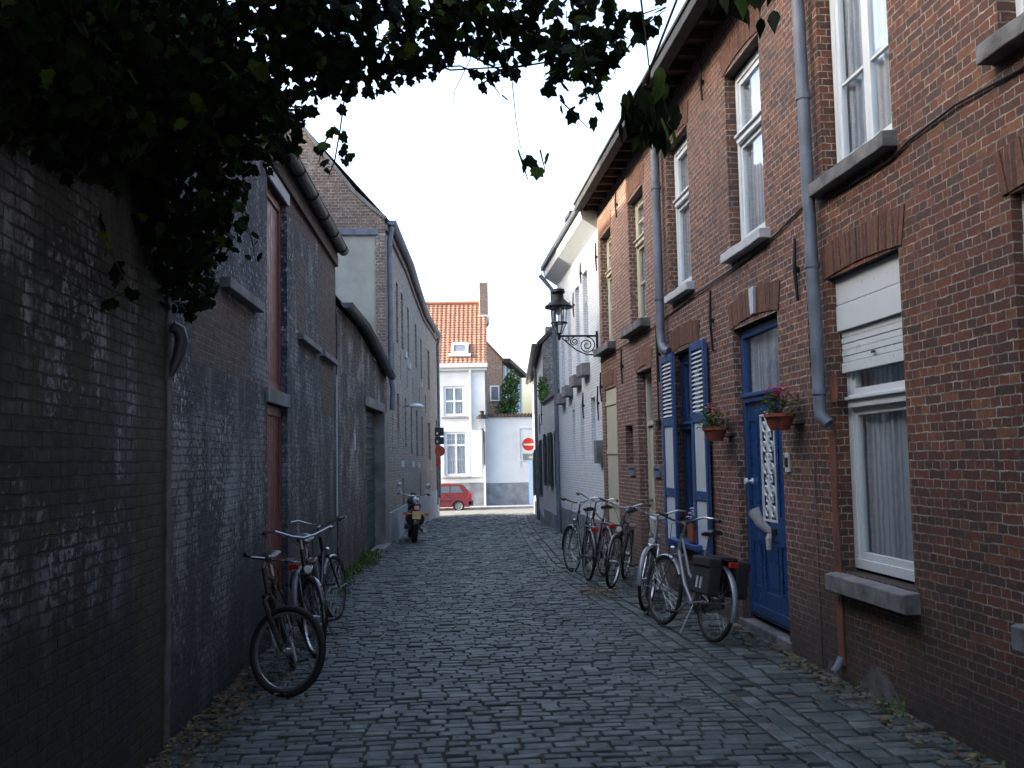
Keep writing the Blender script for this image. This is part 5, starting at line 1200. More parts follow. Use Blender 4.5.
    # saddle
    k = MB(); k.tube([st_t, sad+Vector((0, 0, -0.04))], 0.013, 8); k.build('seat_post', M['chrome'], t, smooth=True)
    k = MB(); n = 12; outl = []
    for i in range(n+1):
        u = i/n; x = -0.13+0.27*u; hw_ = 0.082*(1-u)**0.75+0.02 if u > 0.12 else 0.06+0.04*u/0.12*0.6
        outl.append((x, hw_, 0.012*math.cos(u*PI)+0.008))
    rings_ = [[sad+Vector((x, hw_*math.cos(a), z+0.03*max(0, math.sin(a))-0.02*max(0, -math.sin(a)))) for a in [2*PI*j/10 for j in range(10)]] for x, hw_, z in outl]
    for a, b in zip(rings_, rings_[1:]):
        for j in range(10): k.poly([a[j], a[(j+1) % 10], b[(j+1) % 10], b[j]])
    k.poly(rings_[0]); k.poly(rings_[-1]); so2 = k.build('saddle', M[saddle], t, smooth=True)
    k = MB(); [k.tube([sad+Vector((-0.1, sy*0.025, -0.015)), sad+Vector((0, sy*0.025, -0.045)), sad+Vector((0.1, sy*0.015, -0.01))], 0.004, 5) for sy in (-1, 1)]; k.build('saddle_rail', M['steel'], so2)
    # handlebar
    top = head_t-ax*(0.10 if not mtb else 0.05); k = MB(); k.tube([Lp(head_t), Lp(top), Lp(top+Vector((0.06, 0, 0.01)))], 0.013, 8); k.build('stem', M['chrome'], t, smooth=True)
    hc = top+Vector((0.06, 0, 0.01))
    if bar == 'flat': path = [(0.0, -0.30, 0.02), (0.015, -0.12, 0.005), (0.015, 0.12, 0.005), (0.0, 0.30, 0.02)]
    else: path = [(-0.20, -0.29, 0.055), (-0.08, -0.30, 0.07), (0.02, -0.24, 0.075), (0.04, -0.10, 0.02), (0.035, 0, 0.0), (0.04, 0.10, 0.02), (0.02, 0.24, 0.075), (-0.08, 0.30, 0.07), (-0.20, 0.29, 0.055)]
    pw = [Lp(hc+Vector(p)) for p in path]
    k = MB(); k.tube(pw, 0.011, 8); ho = k.build('handlebar', M['black_paint' if mtb else 'chrome'], t, smooth=True)
    for e, e2 in ((0, 1), (-1, -2)):
        k = MB(); a = pw[e]; b = pw[e].lerp(pw[e2], 0.95 if bar != 'flat' else 0.6); k.tube([a, b], 0.017, 8); k.build('grip', M['black_plastic'], ho, smooth=True)
        k = MB(); dv = (b-a).normalized(); k.tube([b+dv*0.02, b+dv*0.03+Lp((0.06, 0, 0))-Lp((0, 0, 0)), a+Lp((0.055, 0, -0.015))-Lp((0, 0, 0))], 0.004, 5); k.build('brake_lever', M['chrome'], ho, smooth=True)
    k = MB(); k.tube([pw[len(pw)//2]+Vector((0, 0, .0)), Lp(hc+Vector((0.10, 0.06, -0.02))), Lp(crown+Vector((0.09, 0.05, -0.05))), Lp(hubf+Vector((0, 0.05, 0.1)))], 0.003, 5, cap=False); k.tube([Lp(hc+Vector((0.05, -0.14, 0.03))), Lp(hc+Vector((0.12, -0.05, -0.08))), head_b+Vector((-0.03, 0.0, 0.0)), bb+Vector((0.05, 0, 0.06))], 0.003, 5, cap=False); k.build('brake_cable', M['cable_black'], t)
    # crank and chain
    cr = MB(); cr.tube([bb+Vector((0, -0.05, 0)), bb+Vector((0, -0.062, 0))], 0.075 if mtb else 0.07, 20)
    cr.tube([bb+Vector((0, -0.09, 0)), bb+Vector((0, 0.08, 0))], 0.012, 8)
    ca = Vector((math.cos(crank), 0, math.sin(crank)))*0.17
    cr.tube([bb+Vector((0, -0.075, 0)), bb+ca+Vector((0, -0.085, 0))], 0.010, 6); cr.tube([bb+Vector((0, 0.06, 0)), bb-ca+Vector((0, 0.075, 0))], 0.010, 6)
    co = cr.build('crank', M['steel'], t, smooth=True)
    for sg in (-1, 1):
        pc = bb+(ca if sg < 0 else -ca)+Vector((0, sg*0.13, 0)); k = MB(); k.obox(Matrix.Translation(pc), 0.09, 0.085, 0.022); k.build('pedal', M['black_plastic'], co, bevel=0.004)
    if mtb or not fender:
        k = MB(); k.tube([bb+Vector((0, -0.055, 0.072)), rear+Vector((0, -0.05, 0.035))], 0.005, 5); k.tube([bb+Vector((0, -0.055, -0.072)), rear+Vector((0, -0.05, -0.035))], 0.005, 5); k.build('chain', M['iron'], t)
    else:
        k = MB(); pts_ = []
        for i in range(9): a = -PI/2+PI*i/8; pts_.append((bb.x+0.085*math.cos(a), bb.z+0.085*math.sin(a)))
        for i in range(9): a = PI/2+PI*i/8; pts_.append((rear.x+0.045*math.cos(a), rear.z+0.045*math.sin(a)))
        k.prism(pts_, Fr(0, -0.058, 1, 0, 0, -1), -0.012, 0.012); k.build('chain_case', M['black_plastic'], t, bevel=0.004)
    k = MB(); k.tube([bb+Vector((-0.08, 0.03, 0)), Vector((bb.x-0.14, 0.16, 0.02))], 0.007, 6); k.build('kickstand', M['steel'], t)
    # rack, lights, bags
    if not mtb:
        k = MB(); zr = 2*Rw+0.06
        for sy in (-1, 1):
            k.tube([(xr+0.22, sy*0.03, zr), (xr+0.16, sy*0.06, zr), (xr-0.20, sy*0.06, zr), (xr-0.22, 0, zr)], 0.005, 6)
            k.tube([(xr-0.12, sy*0.06, zr), (xr, sy*0.065, Rw)], 0.005, 6); k.tube([(xr+0.08, sy*0.06, zr), (xr, sy*0.065, Rw)], 0.004, 6)
        for xx in (0.12, 0.0, -0.12): k.tube([(xr+xx, -0.06, zr), (xr+xx, 0.06, zr)], 0.004, 6)
        k.build('rack', M['steel' if not pannier else 'black_paint'], t)
        k = MB(); k.obox(Matrix.Translation((xr-0.235, 0, zr-0.035)), 0.03, 0.09, 0.05); k.build('rear_light', M['reflector_red'], t, bevel=0.008)
        k = MB(); k.lathe([(0, 0), (0.03, 0.005), (0.036, 0.05), (0.036, 0.058)], Matrix.Translation(Lp(crown+Vector((0.05, 0, 0.04)))) @ (S.to_3x3().to_4x4()) @ Matrix.Rotation(PI/2, 4, 'Y'), 12); lo2 = k.build('headlight', M['chrome'], t, smooth=True)
        k = MB(); k.lathe([(0, 0.06), (0.02, 0.06), (0.036, 0.056)], Matrix.Translation(Lp(crown+Vector((0.05, 0, 0.04)))) @ (S.to_3x3().to_4x4()) @ Matrix.Rotation(PI/2, 4, 'Y'), 12); k.build('lens', M['lens_clear'], lo2)
    if pannier:
        for sy in (-1, 1):
            k = MB(); k.obox(Matrix.Translation((xr-0.02, sy*0.135, 2*Rw-0.11)) @ Matrix.Rotation(sy*0.05, 4, 'X'), 0.34, 0.12, 0.31); po = k.build('pannier', M['canvas_black'], t, bevel=0.022)
            k = MB(); k.obox(Matrix.Translation((xr-0.02, sy*0.14, 2*Rw+0.02)), 0.345, 0.13, 0.09); k.build('flap', M['canvas_black'], po, bevel=0.02)
            for dx in (-0.035, 0.035):
                k = MB(); k.obox(Matrix.Translation((xr-0.02+dx, sy*0.2, 2*Rw-0.16)) @ Matrix.Rotation(sy*0.05, 4, 'X'), 0.028, 0.006, 0.10); k.build('reflective_strip', M['reflect_strip'], po)
        k = MB(); k.obox(Matrix.Translation((xr-0.02, 0, 2*Rw+0.07)), 0.30, 0.16, 0.03); k.build('pannier_bridge', M['canvas_black'], t, bevel=0.01)
    if basket:
        k = MB(); bc = Vector((xf+0.02, 0, 0.92))
        for lv, (hx, hy, z) in enumerate(((0.10, 0.13, 0.0), (0.12, 0.155, 0.08), (0.135, 0.17, 0.16), (0.15, 0.185, 0.24))):
            ring_ = [Lp(bc+Vector((sx*hx, sy*hy, z-0.12))) for sx, sy in ((-1, -1), (1, -1), (1, 1), (-1, 1))]
            k.tube(ring_+[ring_[0]], 0.004, 5)
        for i in range(7):
            u = -1+2*i/6
            for sx in (-1, 1): k.tube([Lp(bc+Vector((sx*0.10, u*0.13, -0.12))), Lp(bc+Vector((sx*0.15, u*0.185, 0.12)))], 0.0028, 4)
            for sy in (-1, 1): k.tube([Lp(bc+Vector((u*0.10, sy*0.13, -0.12))), Lp(bc+Vector((u*0.15, sy*0.185, 0.12)))], 0.0028, 4)
            k.tube([Lp(bc+Vector((-0.10, u*0.13, -0.12))), Lp(bc+Vector((0.10, u*0.13, -0.12)))], 0.0028, 4)
        k.build('basket', M['basket_wire'], t)
    if skirt:
        for sy in (-1, 1):
            k = MB(); pts_ = [(rear.x+(Rw-0.02)*math.cos(a), rear.z+(Rw-0.02)*math.sin(a)) for a in [R(35)+R(110)*i/10 for i in range(11)]]+[(rear.x-0.04, rear.z+0.03), (rear.x+0.04, rear.z+0.03)]
            k.prism(pts_, Fr(0, sy*0.055, 1, 0, 0, 1), -0.002, 0.002); k.build('coat_guard', M['canvas_black'], t)
    return t

GL = 'bicycles leaning on the dark left wall'
GR = 'bicycles parked along the right houses'
# left: lean angle about local x; heading measured from +X anticlockwise
bicycle('black mountain bicycle nearest on the left with its front wheel turned out towards the lane', (-1.08, 7.86, 0.0), R(-90+4), R(11), R(62), 'black_paint', None, mtb=True, Rw=0.32, bar='flat', group=GL, crank=2.2)
bicycle('dark bicycle with mudguards, second from the camera along the left wall', (-1.03, 9.3, 0.0), R(-90+4), R(8), R(20), 'black_paint', 'black_paint', group=GL, crank=0.6)
bicycle('bicycle with silver mudguards, farthest of three along the left wall', (-1.08, 10.3, 0.0), R(90-9), R(-7), R(-6), 'black_paint', 'silver_paint', group=GL, step=True, skirt=True, saddle='saddle_grey', pannier=False)
bicycle('silver step-through bicycle with black side bags under the blue shuttered window', (2.34, 9.28, 0.01), R(90+12), R(9), R(4), 'silver_paint', 'silver_paint', step=True, pannier=True, group=GR, crank=2.5)
bicycle('silver bicycle with pale grey saddle turned towards the camera beside the blue shutter', (2.38, 11.15, 0.01), R(-90-13), R(-9), R(-15), 'silver_paint', 'silver_paint', step=True, group=GR, saddle='saddle_grey')
bicycle('dark bicycle with black mudguards facing the camera beside the cream door', (2.42, 13.05, 0.01), R(-90-20), R(-9), R(-6), 'black_paint', 'black_paint', group=GR, crank=0.3)
bicycle('dark green bicycle outermost on the lane side in the far cluster on the right', (2.04, 13.9, 0.01), R(90+4), R(5), R(10), 'dark_green_frame', 'black_paint', step=True, group=GR, crank=1.2)
bicycle('dark red framed bicycle between two others in front of the cream shutter', (2.32, 14.45, 0.01), R(90+6), R(8), R(-10), 'red_frame', 'black_paint', group=GR, crank=1.9)

# ---------------- motorcycle
mo = thing('motorcycle', 'black cruiser motorcycle seen from behind beside the tall brown warehouse', 'motorcycle', None, (-0.40, 21.2, 0.0), (R(4), 0, R(95))); mo['local_space'] = 1; mo.scale = (0.92, 0.85, 0.95)
def mpart(name, fn, mat, par=None, **k):
    m_ = MB(); fn(m_); return m_.build(name, M[mat], par or mo, smooth=True, **k)
for x, w_ in ((-0.62, 0.075), (0.68, 0.05)):
    rr = 0.27
    wo = mpart('wheel', lambda m_: (m_.lathe([(0.02, -0.05), (0.17, -0.03), (0.19, -0.04), (0.19, 0.04), (0.17, 0.03), (0.02, 0.05)], Matrix.Translation((x, 0, rr+0.03)) @ Matrix.Rotation(PI/2, 4, 'X'), 24)), 'steel')
    mpart('tyre', lambda m_: m_.tube([(x+(rr-w_*0.6)*math.cos(2*PI*i/32), 0, rr+0.03+(rr-w_*0.6)*math.sin(2*PI*i/32)) for i in range(32)], w_, 12, closed=True), 'tyre', wo)
def blob(m_, secs, n=14):
    """loft of (x, z, half width, half height)"""
    rg = [[Vector((x, hw_*math.cos(a)*(abs(math.cos(a))**-0.15 if abs(math.cos(a)) > .05 else 1), z+hh*math.sin(a))) for a in [2*PI*j/n for j in range(n)]] for x, z, hw_, hh in secs]
    for a, b in zip(rg, rg[1:]):
        for j in range(n): m_.poly([a[j], a[(j+1) % n], b[(j+1) % n], b[j]])
    m_.poly(rg[0]); m_.poly(rg[-1])
mpart('seat', lambda m_: blob(m_, [(-0.62, 0.80, 0.04, 0.02), (-0.55, 0.80, 0.12, 0.06), (-0.3, 0.76, 0.15, 0.06), (-0.12, 0.71, 0.16, 0.06), (0.1, 0.74, 0.10, 0.05), (0.14, 0.74, 0.03, 0.02)]), 'saddle_black')
mpart('fuel_tank', lambda m_: blob(m_, [(0.08, 0.78, 0.04, 0.05), (0.16, 0.80, 0.13, 0.10), (0.35, 0.84, 0.16, 0.12), (0.5, 0.86, 0.10, 0.09), (0.56, 0.86, 0.03, 0.04)]), 'black_paint')
mpart('engine', lambda m_: (blob(m_, [(-0.2, 0.38, 0.08, 0.10), (-0.1, 0.40, 0.16, 0.18), (0.2, 0.42, 0.17, 0.20), (0.34, 0.44, 0.10, 0.16)]), m_.tube([(0.05, -0.2, 0.35), (0.05, 0.2, 0.35)], 0.11, 16)), 'steel')
mpart('rear_mudguard', lambda m_: blob(m_, [(-0.97, 0.42, 0.07, 0.03), (-0.93, 0.55, 0.085, 0.05), (-0.80, 0.66, 0.10, 0.05), (-0.6, 0.70, 0.11, 0.06), (-0.4, 0.68, 0.10, 0.05)]), 'black_paint')
mpart('side_box', lambda m_: (blob(m_, [(-0.75, 0.48, 0.05, 0.08), (-0.68, 0.5, 0.22, 0.15), (-0.3, 0.5, 0.22, 0.16), (-0.22, 0.5, 0.1, 0.1)])), 'canvas_black')
mpart('exhaust', lambda m_: m_.tube([(0.2, -0.18, 0.28), (-0.1, -0.22, 0.24), (-0.8, -0.23, 0.28)], [0.03, 0.045, 0.05], 12), 'chrome')
mpart('fork', lambda m_: [m_.tube([(0.44, sy*0.09, 0.92), (0.68, sy*0.08, 0.30)], 0.025, 10) for sy in (-1, 1)], 'chrome')
hbm = mpart('handlebar', lambda m_: m_.tube([(0.22, -0.40, 1.0), (0.33, -0.33, 1.02), (0.42, -0.12, 0.96), (0.42, 0.12, 0.96), (0.33, 0.33, 1.02), (0.22, 0.40, 1.0)], 0.014, 8), 'chrome')
for sy in (-1, 1):
    mpart('grip', lambda m_: m_.tube([(0.22, sy*0.40, 1.0), (0.30, sy*0.355, 1.015)], 0.022, 8), 'black_plastic', hbm)
    mr = mpart('mirror', lambda m_: (m_.tube([(0.36, sy*0.30, 1.02), (0.40, sy*0.34, 1.16)], 0.007, 6), m_.lathe([(0, -0.006), (0.05, -0.006), (0.062, 0.004), (0.055, 0.016), (0, 0.02)], Matrix.Translation((0.40, sy*0.36, 1.20)) @ Matrix.Rotation(PI/2, 4, 'Y') @ Matrix.Scale(1.15, 4, (0, 1, 0)), 14)), 'chrome')
    mpart('indicator', lambda m_: (m_.tube([(-0.78, sy*0.08, 0.62), (-0.78, sy*0.22, 0.62)], 0.012, 8), m_.obox(Matrix.Translation((-0.79, sy*0.26, 0.62)), 0.07, 0.10, 0.055)), 'reflector_orange')
mpart('headlight', lambda m_: m_.lathe([(0, -0.1), (0.06, -0.08), (0.095, 0), (0.1, 0.03), (0, 0.05)], Matrix.Translation((0.6, 0, 0.88)) @ Matrix.Rotation(PI/2, 4, 'Y'), 16), 'chrome')
mpart('gauge', lambda m_: m_.lathe([(0, 0), (0.06, 0), (0.06, 0.04), (0, 0.05)], Matrix.Translation((0.46, 0, 0.99)), 14), 'black_plastic')
mpart('rear_light', lambda m_: m_.obox(Matrix.Translation((-0.86, 0, 0.74)) @ Matrix.Rotation(0.3, 4, 'Y'), 0.06, 0.15, 0.11), 'reflector_red', bevel=0.02)
mpart('number_plate', lambda m_: m_.obox(Matrix.Translation((-0.985, 0, 0.60)) @ Matrix.Rotation(0.15, 4, 'Y'), 0.012, 0.20, 0.16), 'plate_yellow' if 'plate_yellow' in M else plain('plate_yellow', (0.55, 0.38, 0.12), 0.4).name)
mpart('kickstand', lambda m_: m_.tube([(0.0, 0.1, 0.25), (-0.1, 0.3, 0.03)], 0.012, 6), 'steel')

# ---------------- car
cz = zf-0.0
plain('car_red', (0.12, 0.006, 0.012), 0.4, 0, 0.08, coat=0.15)
car = thing('parked_car', 'small red hatchback parked in front of the white townhouse', 'car', None, (0.32, 52.35, zf-0.01), (0, 0, R(180))); car['local_space'] = 1
# local: x forward (points left in the picture), side profile lofted across y
hull = [(-1.78, 0.42), (-1.80, 0.60), (-1.76, 0.86), (-1.70, 0.95), (-1.40, 1.33), (-1.22, 1.40), (-0.4, 1.44), (0.25, 1.38), (0.55, 1.18), (0.85, 0.95), (1.2, 0.88), (1.65, 0.80), (1.82, 0.66), (1.84, 0.42), (1.75, 0.24), (1.42, 0.24)]
def arch(cx, r=0.33, n=9): return [(cx+r*math.cos(a), 0.24+0.0+r*math.sin(a)*1.06) for a in [R(0)+R(180)*i/n for i in range(n+1)]]
low_ = [(1.75, 0.24)]+arch(1.22)+arch(-1.12)+[(-1.70, 0.24)]
prof_all = hull[:-2]+low_
def ywid(z): return 0.80 if z < 0.9 else 0.80-(z-0.9)*0.42
cb = MB(); np_ = len(prof_all)
lay = []
for t in (-1.0, -0.92, -0.5, 0, 0.5, 0.92, 1.0):
    sh_ = 0.0 if abs(t) < 0.95 else 0.035
    lay.append([Vector((x*(1-sh_*0.5), t*ywid(z), z-(0.03 if abs(t) > 0.95 and z > 1.2 else 0)+(0.02*(1-t*t) if z > 1.3 else 0))) for x, z in prof_all])
for a, b in zip(lay, lay[1:]):
    for i in range(np_): j = (i+1) % np_; cb.poly([a[i], a[j], b[j], b[i]])
cb.poly(lay[0]); cb.poly(lay[-1][::-1])
body = cb.build('body', M['car_red'], car, smooth=True)
plain('car_glass', (0.05, 0.06, 0.07), 0.08, spec=0.8)
def cside(poly, sy, off): return [Vector((x, sy*(ywid(z)+off), z)) for x, z in poly]
for sy in (-1, 1):
    for nm, pl_ in (('rear_side_window', [(-1.36, 0.97), (-0.72, 0.97), (-0.72, 1.30), (-1.14, 1.30)]), ('door_window', [(-0.66, 0.97), (0.55, 0.97), (0.18, 1.29), (-0.66, 1.30)])):
        q = MB(); q.poly(cside(pl_, sy, 0.006)); q.poly(cside(pl_, sy, -0.004)[::-1]); q.build(nm, M['car_glass'], car)
    q = MB(); q.box(Fr(0, 0, 1, 0, 0, sy), -0.69, -0.68, 0.80, 0.806, 0.32, 0.95); q.box(Fr(0, 0, 1, 0, 0, sy), -0.75, 0.75, 0.80, 0.815, 0.52, 0.58); q.build('side_trim', M['black_plastic'], car)
    q = MB(); q.box(Fr(0, 0, 1, 0, 0, sy), -0.60, -0.46, 0.80, 0.825, 0.83, 0.86); q.build('door_handle', M['black_plastic'], car)
    q = MB(); q.box(Fr(0, 0, 1, 0, 0, sy), -1.80, -1.62, 0.60, 0.812, 0.72, 0.92); q.build('tail_light', M['reflector_red'], car, bevel=0.01)
    for cx in (1.22, -1.12):
        WM = Matrix.Translation((cx, sy*0.70, 0.29)) @ Matrix.Rotation(-sy*PI/2, 4, 'X')
        q = MB(); q.lathe([(0.19, -0.09), (0.28, -0.085), (0.292, -0.05), (0.292, 0.05), (0.28, 0.085), (0.19, 0.09)], WM, 28); wo = q.build('wheel', M['tyre'], car, smooth=True)
        q = MB(); q.lathe([(0, 0.06), (0.05, 0.075), (0.10, 0.06), (0.17, 0.07), (0.195, 0.088)], WM, 24)
        q.build('hubcap', M['silver_paint'], wo, smooth=True)
        q = MB()
        for i in range(7):
            a = 2*PI*i/7; q.lathe([(0, 0.002), (0.022, 0.0)], WM @ Matrix.Translation((0.125*math.cos(a), 0.125*math.sin(a), 0.068)), 8)
        q.build('hubcap_hole', M['iron'], wo)
q = MB(); q.poly([Vector((-1.735, -0.66, 0.98)), Vector((-1.735, 0.66, 0.98)), Vector((-1.435, 0.56, 1.31)), Vector((-1.435, -0.56, 1.31))]); q.build('rear_window', M['car_glass'], car)
q = MB(); q.poly([Vector((0.86, -0.66, 0.97)), Vector((0.86, 0.66, 0.97)), Vector((0.33, 0.56, 1.345)), Vector((0.33, -0.56, 1.345))]); q.build('windscreen', M['car_glass'], car)
for a, b in ((-1.86, -1.60), (1.66, 1.90)):
    q = MB(); q.box(Fr(0, 0, 1, 0, 0, 1), a, b, -0.80, 0.80, 0.30, 0.56); q.build('bumper', M['black_plastic'], car, bevel=0.04)
q = MB(); q.box(Fr(0, 0, 1, 0, 0, 1), -1.875, -1.862, -0.25, 0.25, 0.36, 0.48); q.build('number_plate', M['pale_panel'], car)

# ---------------- planters
plain('petal_pink', (0.50, 0.03, 0.16), 0.6); plain('petal_lilac', (0.42, 0.36, 0.62), 0.6); plain('petal_rose', (0.50, 0.12, 0.16), 0.6)
def planter(label, F, u, d, z, wd, hh, dp_, pot, leafn, petal, spread, seed, shape='bowl', fl=55, box=False):
    t = thing('flower_pot', label, 'flower pot', 'flower pots on the blue shuttered house', F.P(u, d, z)); rn = random.Random(seed)
    c = Vector(F.P(u, d, z)); q = MB()
    if box:
        q.prism([(u-wd*0.42, z), (u+wd*0.42, z), (u+wd/2, z+hh), (u-wd/2, z+hh)], F, d-dp_/2, d+dp_/2)
    else:
        n = 20; lv = [(0.62, 0.0), (0.80, 0.35), (0.96, 0.78), (1.08, 0.80), (1.08, 1.0), (0.95, 1.0), (0.90, 0.85)]
        rg = [[F.P(u+wd/2*k*math.cos(2*PI*j/n), d+dp_/2*k*math.sin(2*PI*j/n), z+hh*h_) for j in range(n)] for k, h_ in lv]
        for a, b in zip(rg, rg[1:]):
            for j in range(n): q.poly([a[j], a[(j+1) % n], b[(j+1) % n], b[j]])
        q.poly(rg[0])
    q.build('pot', M[pot], t, smooth=not box, bevel=0.006 if box else 0)
    q = MB(); q.box(F, u-wd*0.38, u+wd*0.38, d-dp_*0.3, d+dp_*0.3, z+hh*0.8, z+hh*0.9); q.build('soil', M['earth'], t)
    if not box: q = MB(); q.box(F, u-wd*0.3, u+wd*0.3, 0, d-dp_*0.2, z+hh*0.3, z+hh*0.36); q.build('bracket', M['iron'], t)
    q = MB(); st_ = MB()
    for i in range(leafn):
        uu = u+rn.uniform(-1, 1)*wd*0.55; dd_ = d+rn.uniform(-1, 1)*dp_*0.6; zz = z+hh*0.9+abs(rn.gauss(0.4, 0.33))*spread
        add_leaf(q, F.P(uu, dd_, zz), (rn.uniform(-1, 1), rn.uniform(-1, 1), rn.uniform(-.6, .5)), (rn.gauss(0, .5), rn.gauss(0, .5), 1), rn.uniform(0.035, 0.06), 'oval')
        if i % 5 == 0: st_.tube([F.P(u+rn.uniform(-.2, .2)*wd, d, z+hh*0.8), F.P(uu, dd_, zz)], 0.003, 4)
    q.build('leaves', M['bright_leaf'], t, recalc=False); st_.build('stems', M['bark'], t, recalc=False)
    for k_ in range(5):
        q = MB()
        for i in range(fl//5):
            cu = u+(k_-2)*wd*0.2; uu = cu+rn.gauss(0, 0.022); dd_ = d+rn.gauss(0, dp_*0.2); zz = z+hh+spread*(0.85+0.25*math.sin(k_*2.1))+rn.gauss(0, 0.02)
            for p_ in range(4):
                a = p_*PI/2+rn.random(); add_leaf(q, F.P(uu+0.012*math.cos(a), dd_+0.012*math.sin(a), zz), (math.cos(a), math.sin(a), rn.uniform(-.3, .3)), (0, -0.2, 1), 0.042, 'oval')
        q.build('flower', M[petal], t, recalc=False)
    return t
planter('terracotta bowl of magenta geraniums hanging on the brick beside the blue front door', FR, 7.79, 0.16, 1.84, 0.34, 0.13, 0.22, 'terracotta', 120, 'petal_pink', 0.20, 1)
planter('terracotta bowl of rose pink flowers hanging between the blue shutter and the blue door', FR, 9.62, 0.16, 1.79, 0.34, 0.13, 0.22, 'terracotta', 170, 'petal_rose', 0.20, 2)
tt = planter('square clay pot of lilac flowers on the blue window sill behind the bicycles', FR, 10.95, 0.03, 0.702, 0.24, 0.19, 0.14, 'terracotta', 60, 'petal_lilac', 0.13, 3, box=True, fl=60)

# newspaper in the letter slot
nw = MB(); s = NT('newsprint'); v_ = s.coords()
wv = s.new('ShaderNodeTexWave', i_Scale=30.0, i_Distortion=6.0, bands_direction='Z'); s.l.new(v_, wv.inputs[0])
s.inp(s.b, 'Base Color', s.ramp(wv.outputs['Fac'], [(0.45, (0.55, 0.56, 0.55)), (0.62, (0.18, 0.18, 0.18))])); s.b.inputs['Roughness'].default_value = 0.9
for i in range(4):
    nw.tube([FR.P(8.80, -0.11, 0.95), FR.P(8.805, -0.075, 0.945+0.004*i), FR.P(8.83+0.004*i, 0.0, 1.03), FR.P(8.87, 0.045+0.008*i, 1.16-0.008*i)], [0.018, 0.024+0.003*i, 0.036+0.003*i, 0.052-0.004*i], 9, cap=False)
nw.tube([FR.P(8.80, -0.078, 0.95), FR.P(8.79, -0.055, 0.90), FR.P(8.785, -0.05, 0.80)], [0.022, 0.03, 0.022], 8)
tag(nw.build('newspaper', M['newsprint'], recalc=False), 'rolled newspaper stuck in the letter slot of the blue door', 'newspaper')
bpy.data.objects['newspaper'].modifiers.new('s', 'SOLIDIFY').thickness = 0.002

# cable along the facade
cb_ = MB(); pts_ = [(4.0, 3.56), (4.6, 3.53), (5.2, 3.56), (5.75, 3.53), (6.0, 3.50), (7.0, 3.51), (7.3, 3.60), (8.17, 3.50), (9.0, 3.45), (10.5, 3.42), (12.2, 3.36), (12.9, 3.33), (13.0, 3.34), (14.4, 3.33), (15.4, 3.33), (16.9, 3.28)]
cb_.tube([FR.P(u, 0.015+0.004*math.sin(u*5), z+0.01*math.sin(u*9)) for u, z in pts_], 0.008, 6)
cb_.tube([FR.P(12.62, 0.02, 3.34), FR.P(12.62, 0.02, 2.0)], 0.012, 6)
tag(cb_.build('cable', M['cable_black'], smooth=True), 'thin black cable running under the upper window sills of the brick houses', 'cable')

# ---------------- ornate street lamp on its bracket
Yl, Zl = 17.15, 3.77
lt = thing('street_lamp', 'old lantern on scrolled iron wall bracket above the lane where the white house begins', 'street lamp', None, (2.97, Yl, Zl))
L3 = Fr(2.95, Yl, -1, 0, 0, 1)      # u = distance out from wall
k = MB(); k.tube([L3.P(0, 0, Zl), L3.P(0.70, 0, Zl)], 0.018, 8); k.tube([L3.P(0.02, 0, Zl+0.08), L3.P(0.02, 0, Zl-0.36)], 0.02, 8)
k.tube([L3.P(0.02, 0, Zl-0.33), L3.P(0.2, 0, Zl-0.33), L3.P(0.38, 0, Zl-0.25), L3.P(0.54, 0, Zl-0.12), L3.P(0.64, 0, Zl-0.03)], 0.012, 7)
def spi(cx, cz_, r0, r1, a0, turns, rad=0.010): k.tube([L3.P(cx+math.cos(a0+turns*2*PI*i/34)*(r0+(r1-r0)*i/34), 0, cz_+math.sin(a0+turns*2*PI*i/34)*(r0+(r1-r0)*i/34)) for i in range(35)], rad, 6)
spi(0.20, Zl-0.165, 0.15, 0.02, PI/2, 2.1); spi(0.42, Zl-0.10, 0.075, 0.015, PI/2, -1.8); spi(0.54, Zl-0.055, 0.04, 0.012, PI/2, 1.5, 0.008); spi(0.07, Zl-0.28, 0.04, 0.01, 0, 1.5, 0.008)
k.build('bracket', M['iron'], lt, smooth=True)
lc = Matrix.Translation(Vector(L3.P(0.68, 0, Zl))) @ Matrix.Diagonal((0.82, 0.82, 1.04, 1))
k = MB(); k.lathe([(0, -0.08), (0.02, -0.06), (0.035, -0.02), (0.03, 0.02), (0.05, 0.05)], lc, 14)
for i in range(6):
    a = 2*PI*i/6; k.tube([lc @ Vector((0.05*math.cos(a), 0.05*math.sin(a), 0.03)), lc @ Vector((0.15*math.cos(a), 0.15*math.sin(a), 0.21)), lc @ Vector((0.17*math.cos(a), 0.17*math.sin(a), 0.49))], 0.007, 5)
k.tube([lc @ Vector((0.165*math.cos(2*PI*i/18), 0.165*math.sin(2*PI*i/18), 0.22)) for i in range(18)], 0.015, 6, closed=True)
k.build('lantern_frame', M['iron'], lt, smooth=True)
k = MB(); k.lathe([(0.05, 0.04), (0.148, 0.215), (0.165, 0.485)], lc, 6); k.build('lantern_glass', M['window_glass'], lt)
k = MB(); k.lathe([(0.29, 0.47), (0.30, 0.50), (0.18, 0.58), (0.12, 0.63), (0.11, 0.70), (0.15, 0.74), (0.13, 0.79), (0.0, 0.81)], lc, 18); k.lathe([(0, 0.485), (0.285, 0.48)], lc, 18); k.build('lantern_roof', M['iron'], lt, smooth=True)
k = MB(); k.lathe([(0, 0.34), (0.05, 0.37), (0.06, 0.44), (0.03, 0.485)], lc, 12); k.build('bulb', M['plaster_white'], lt, smooth=True)

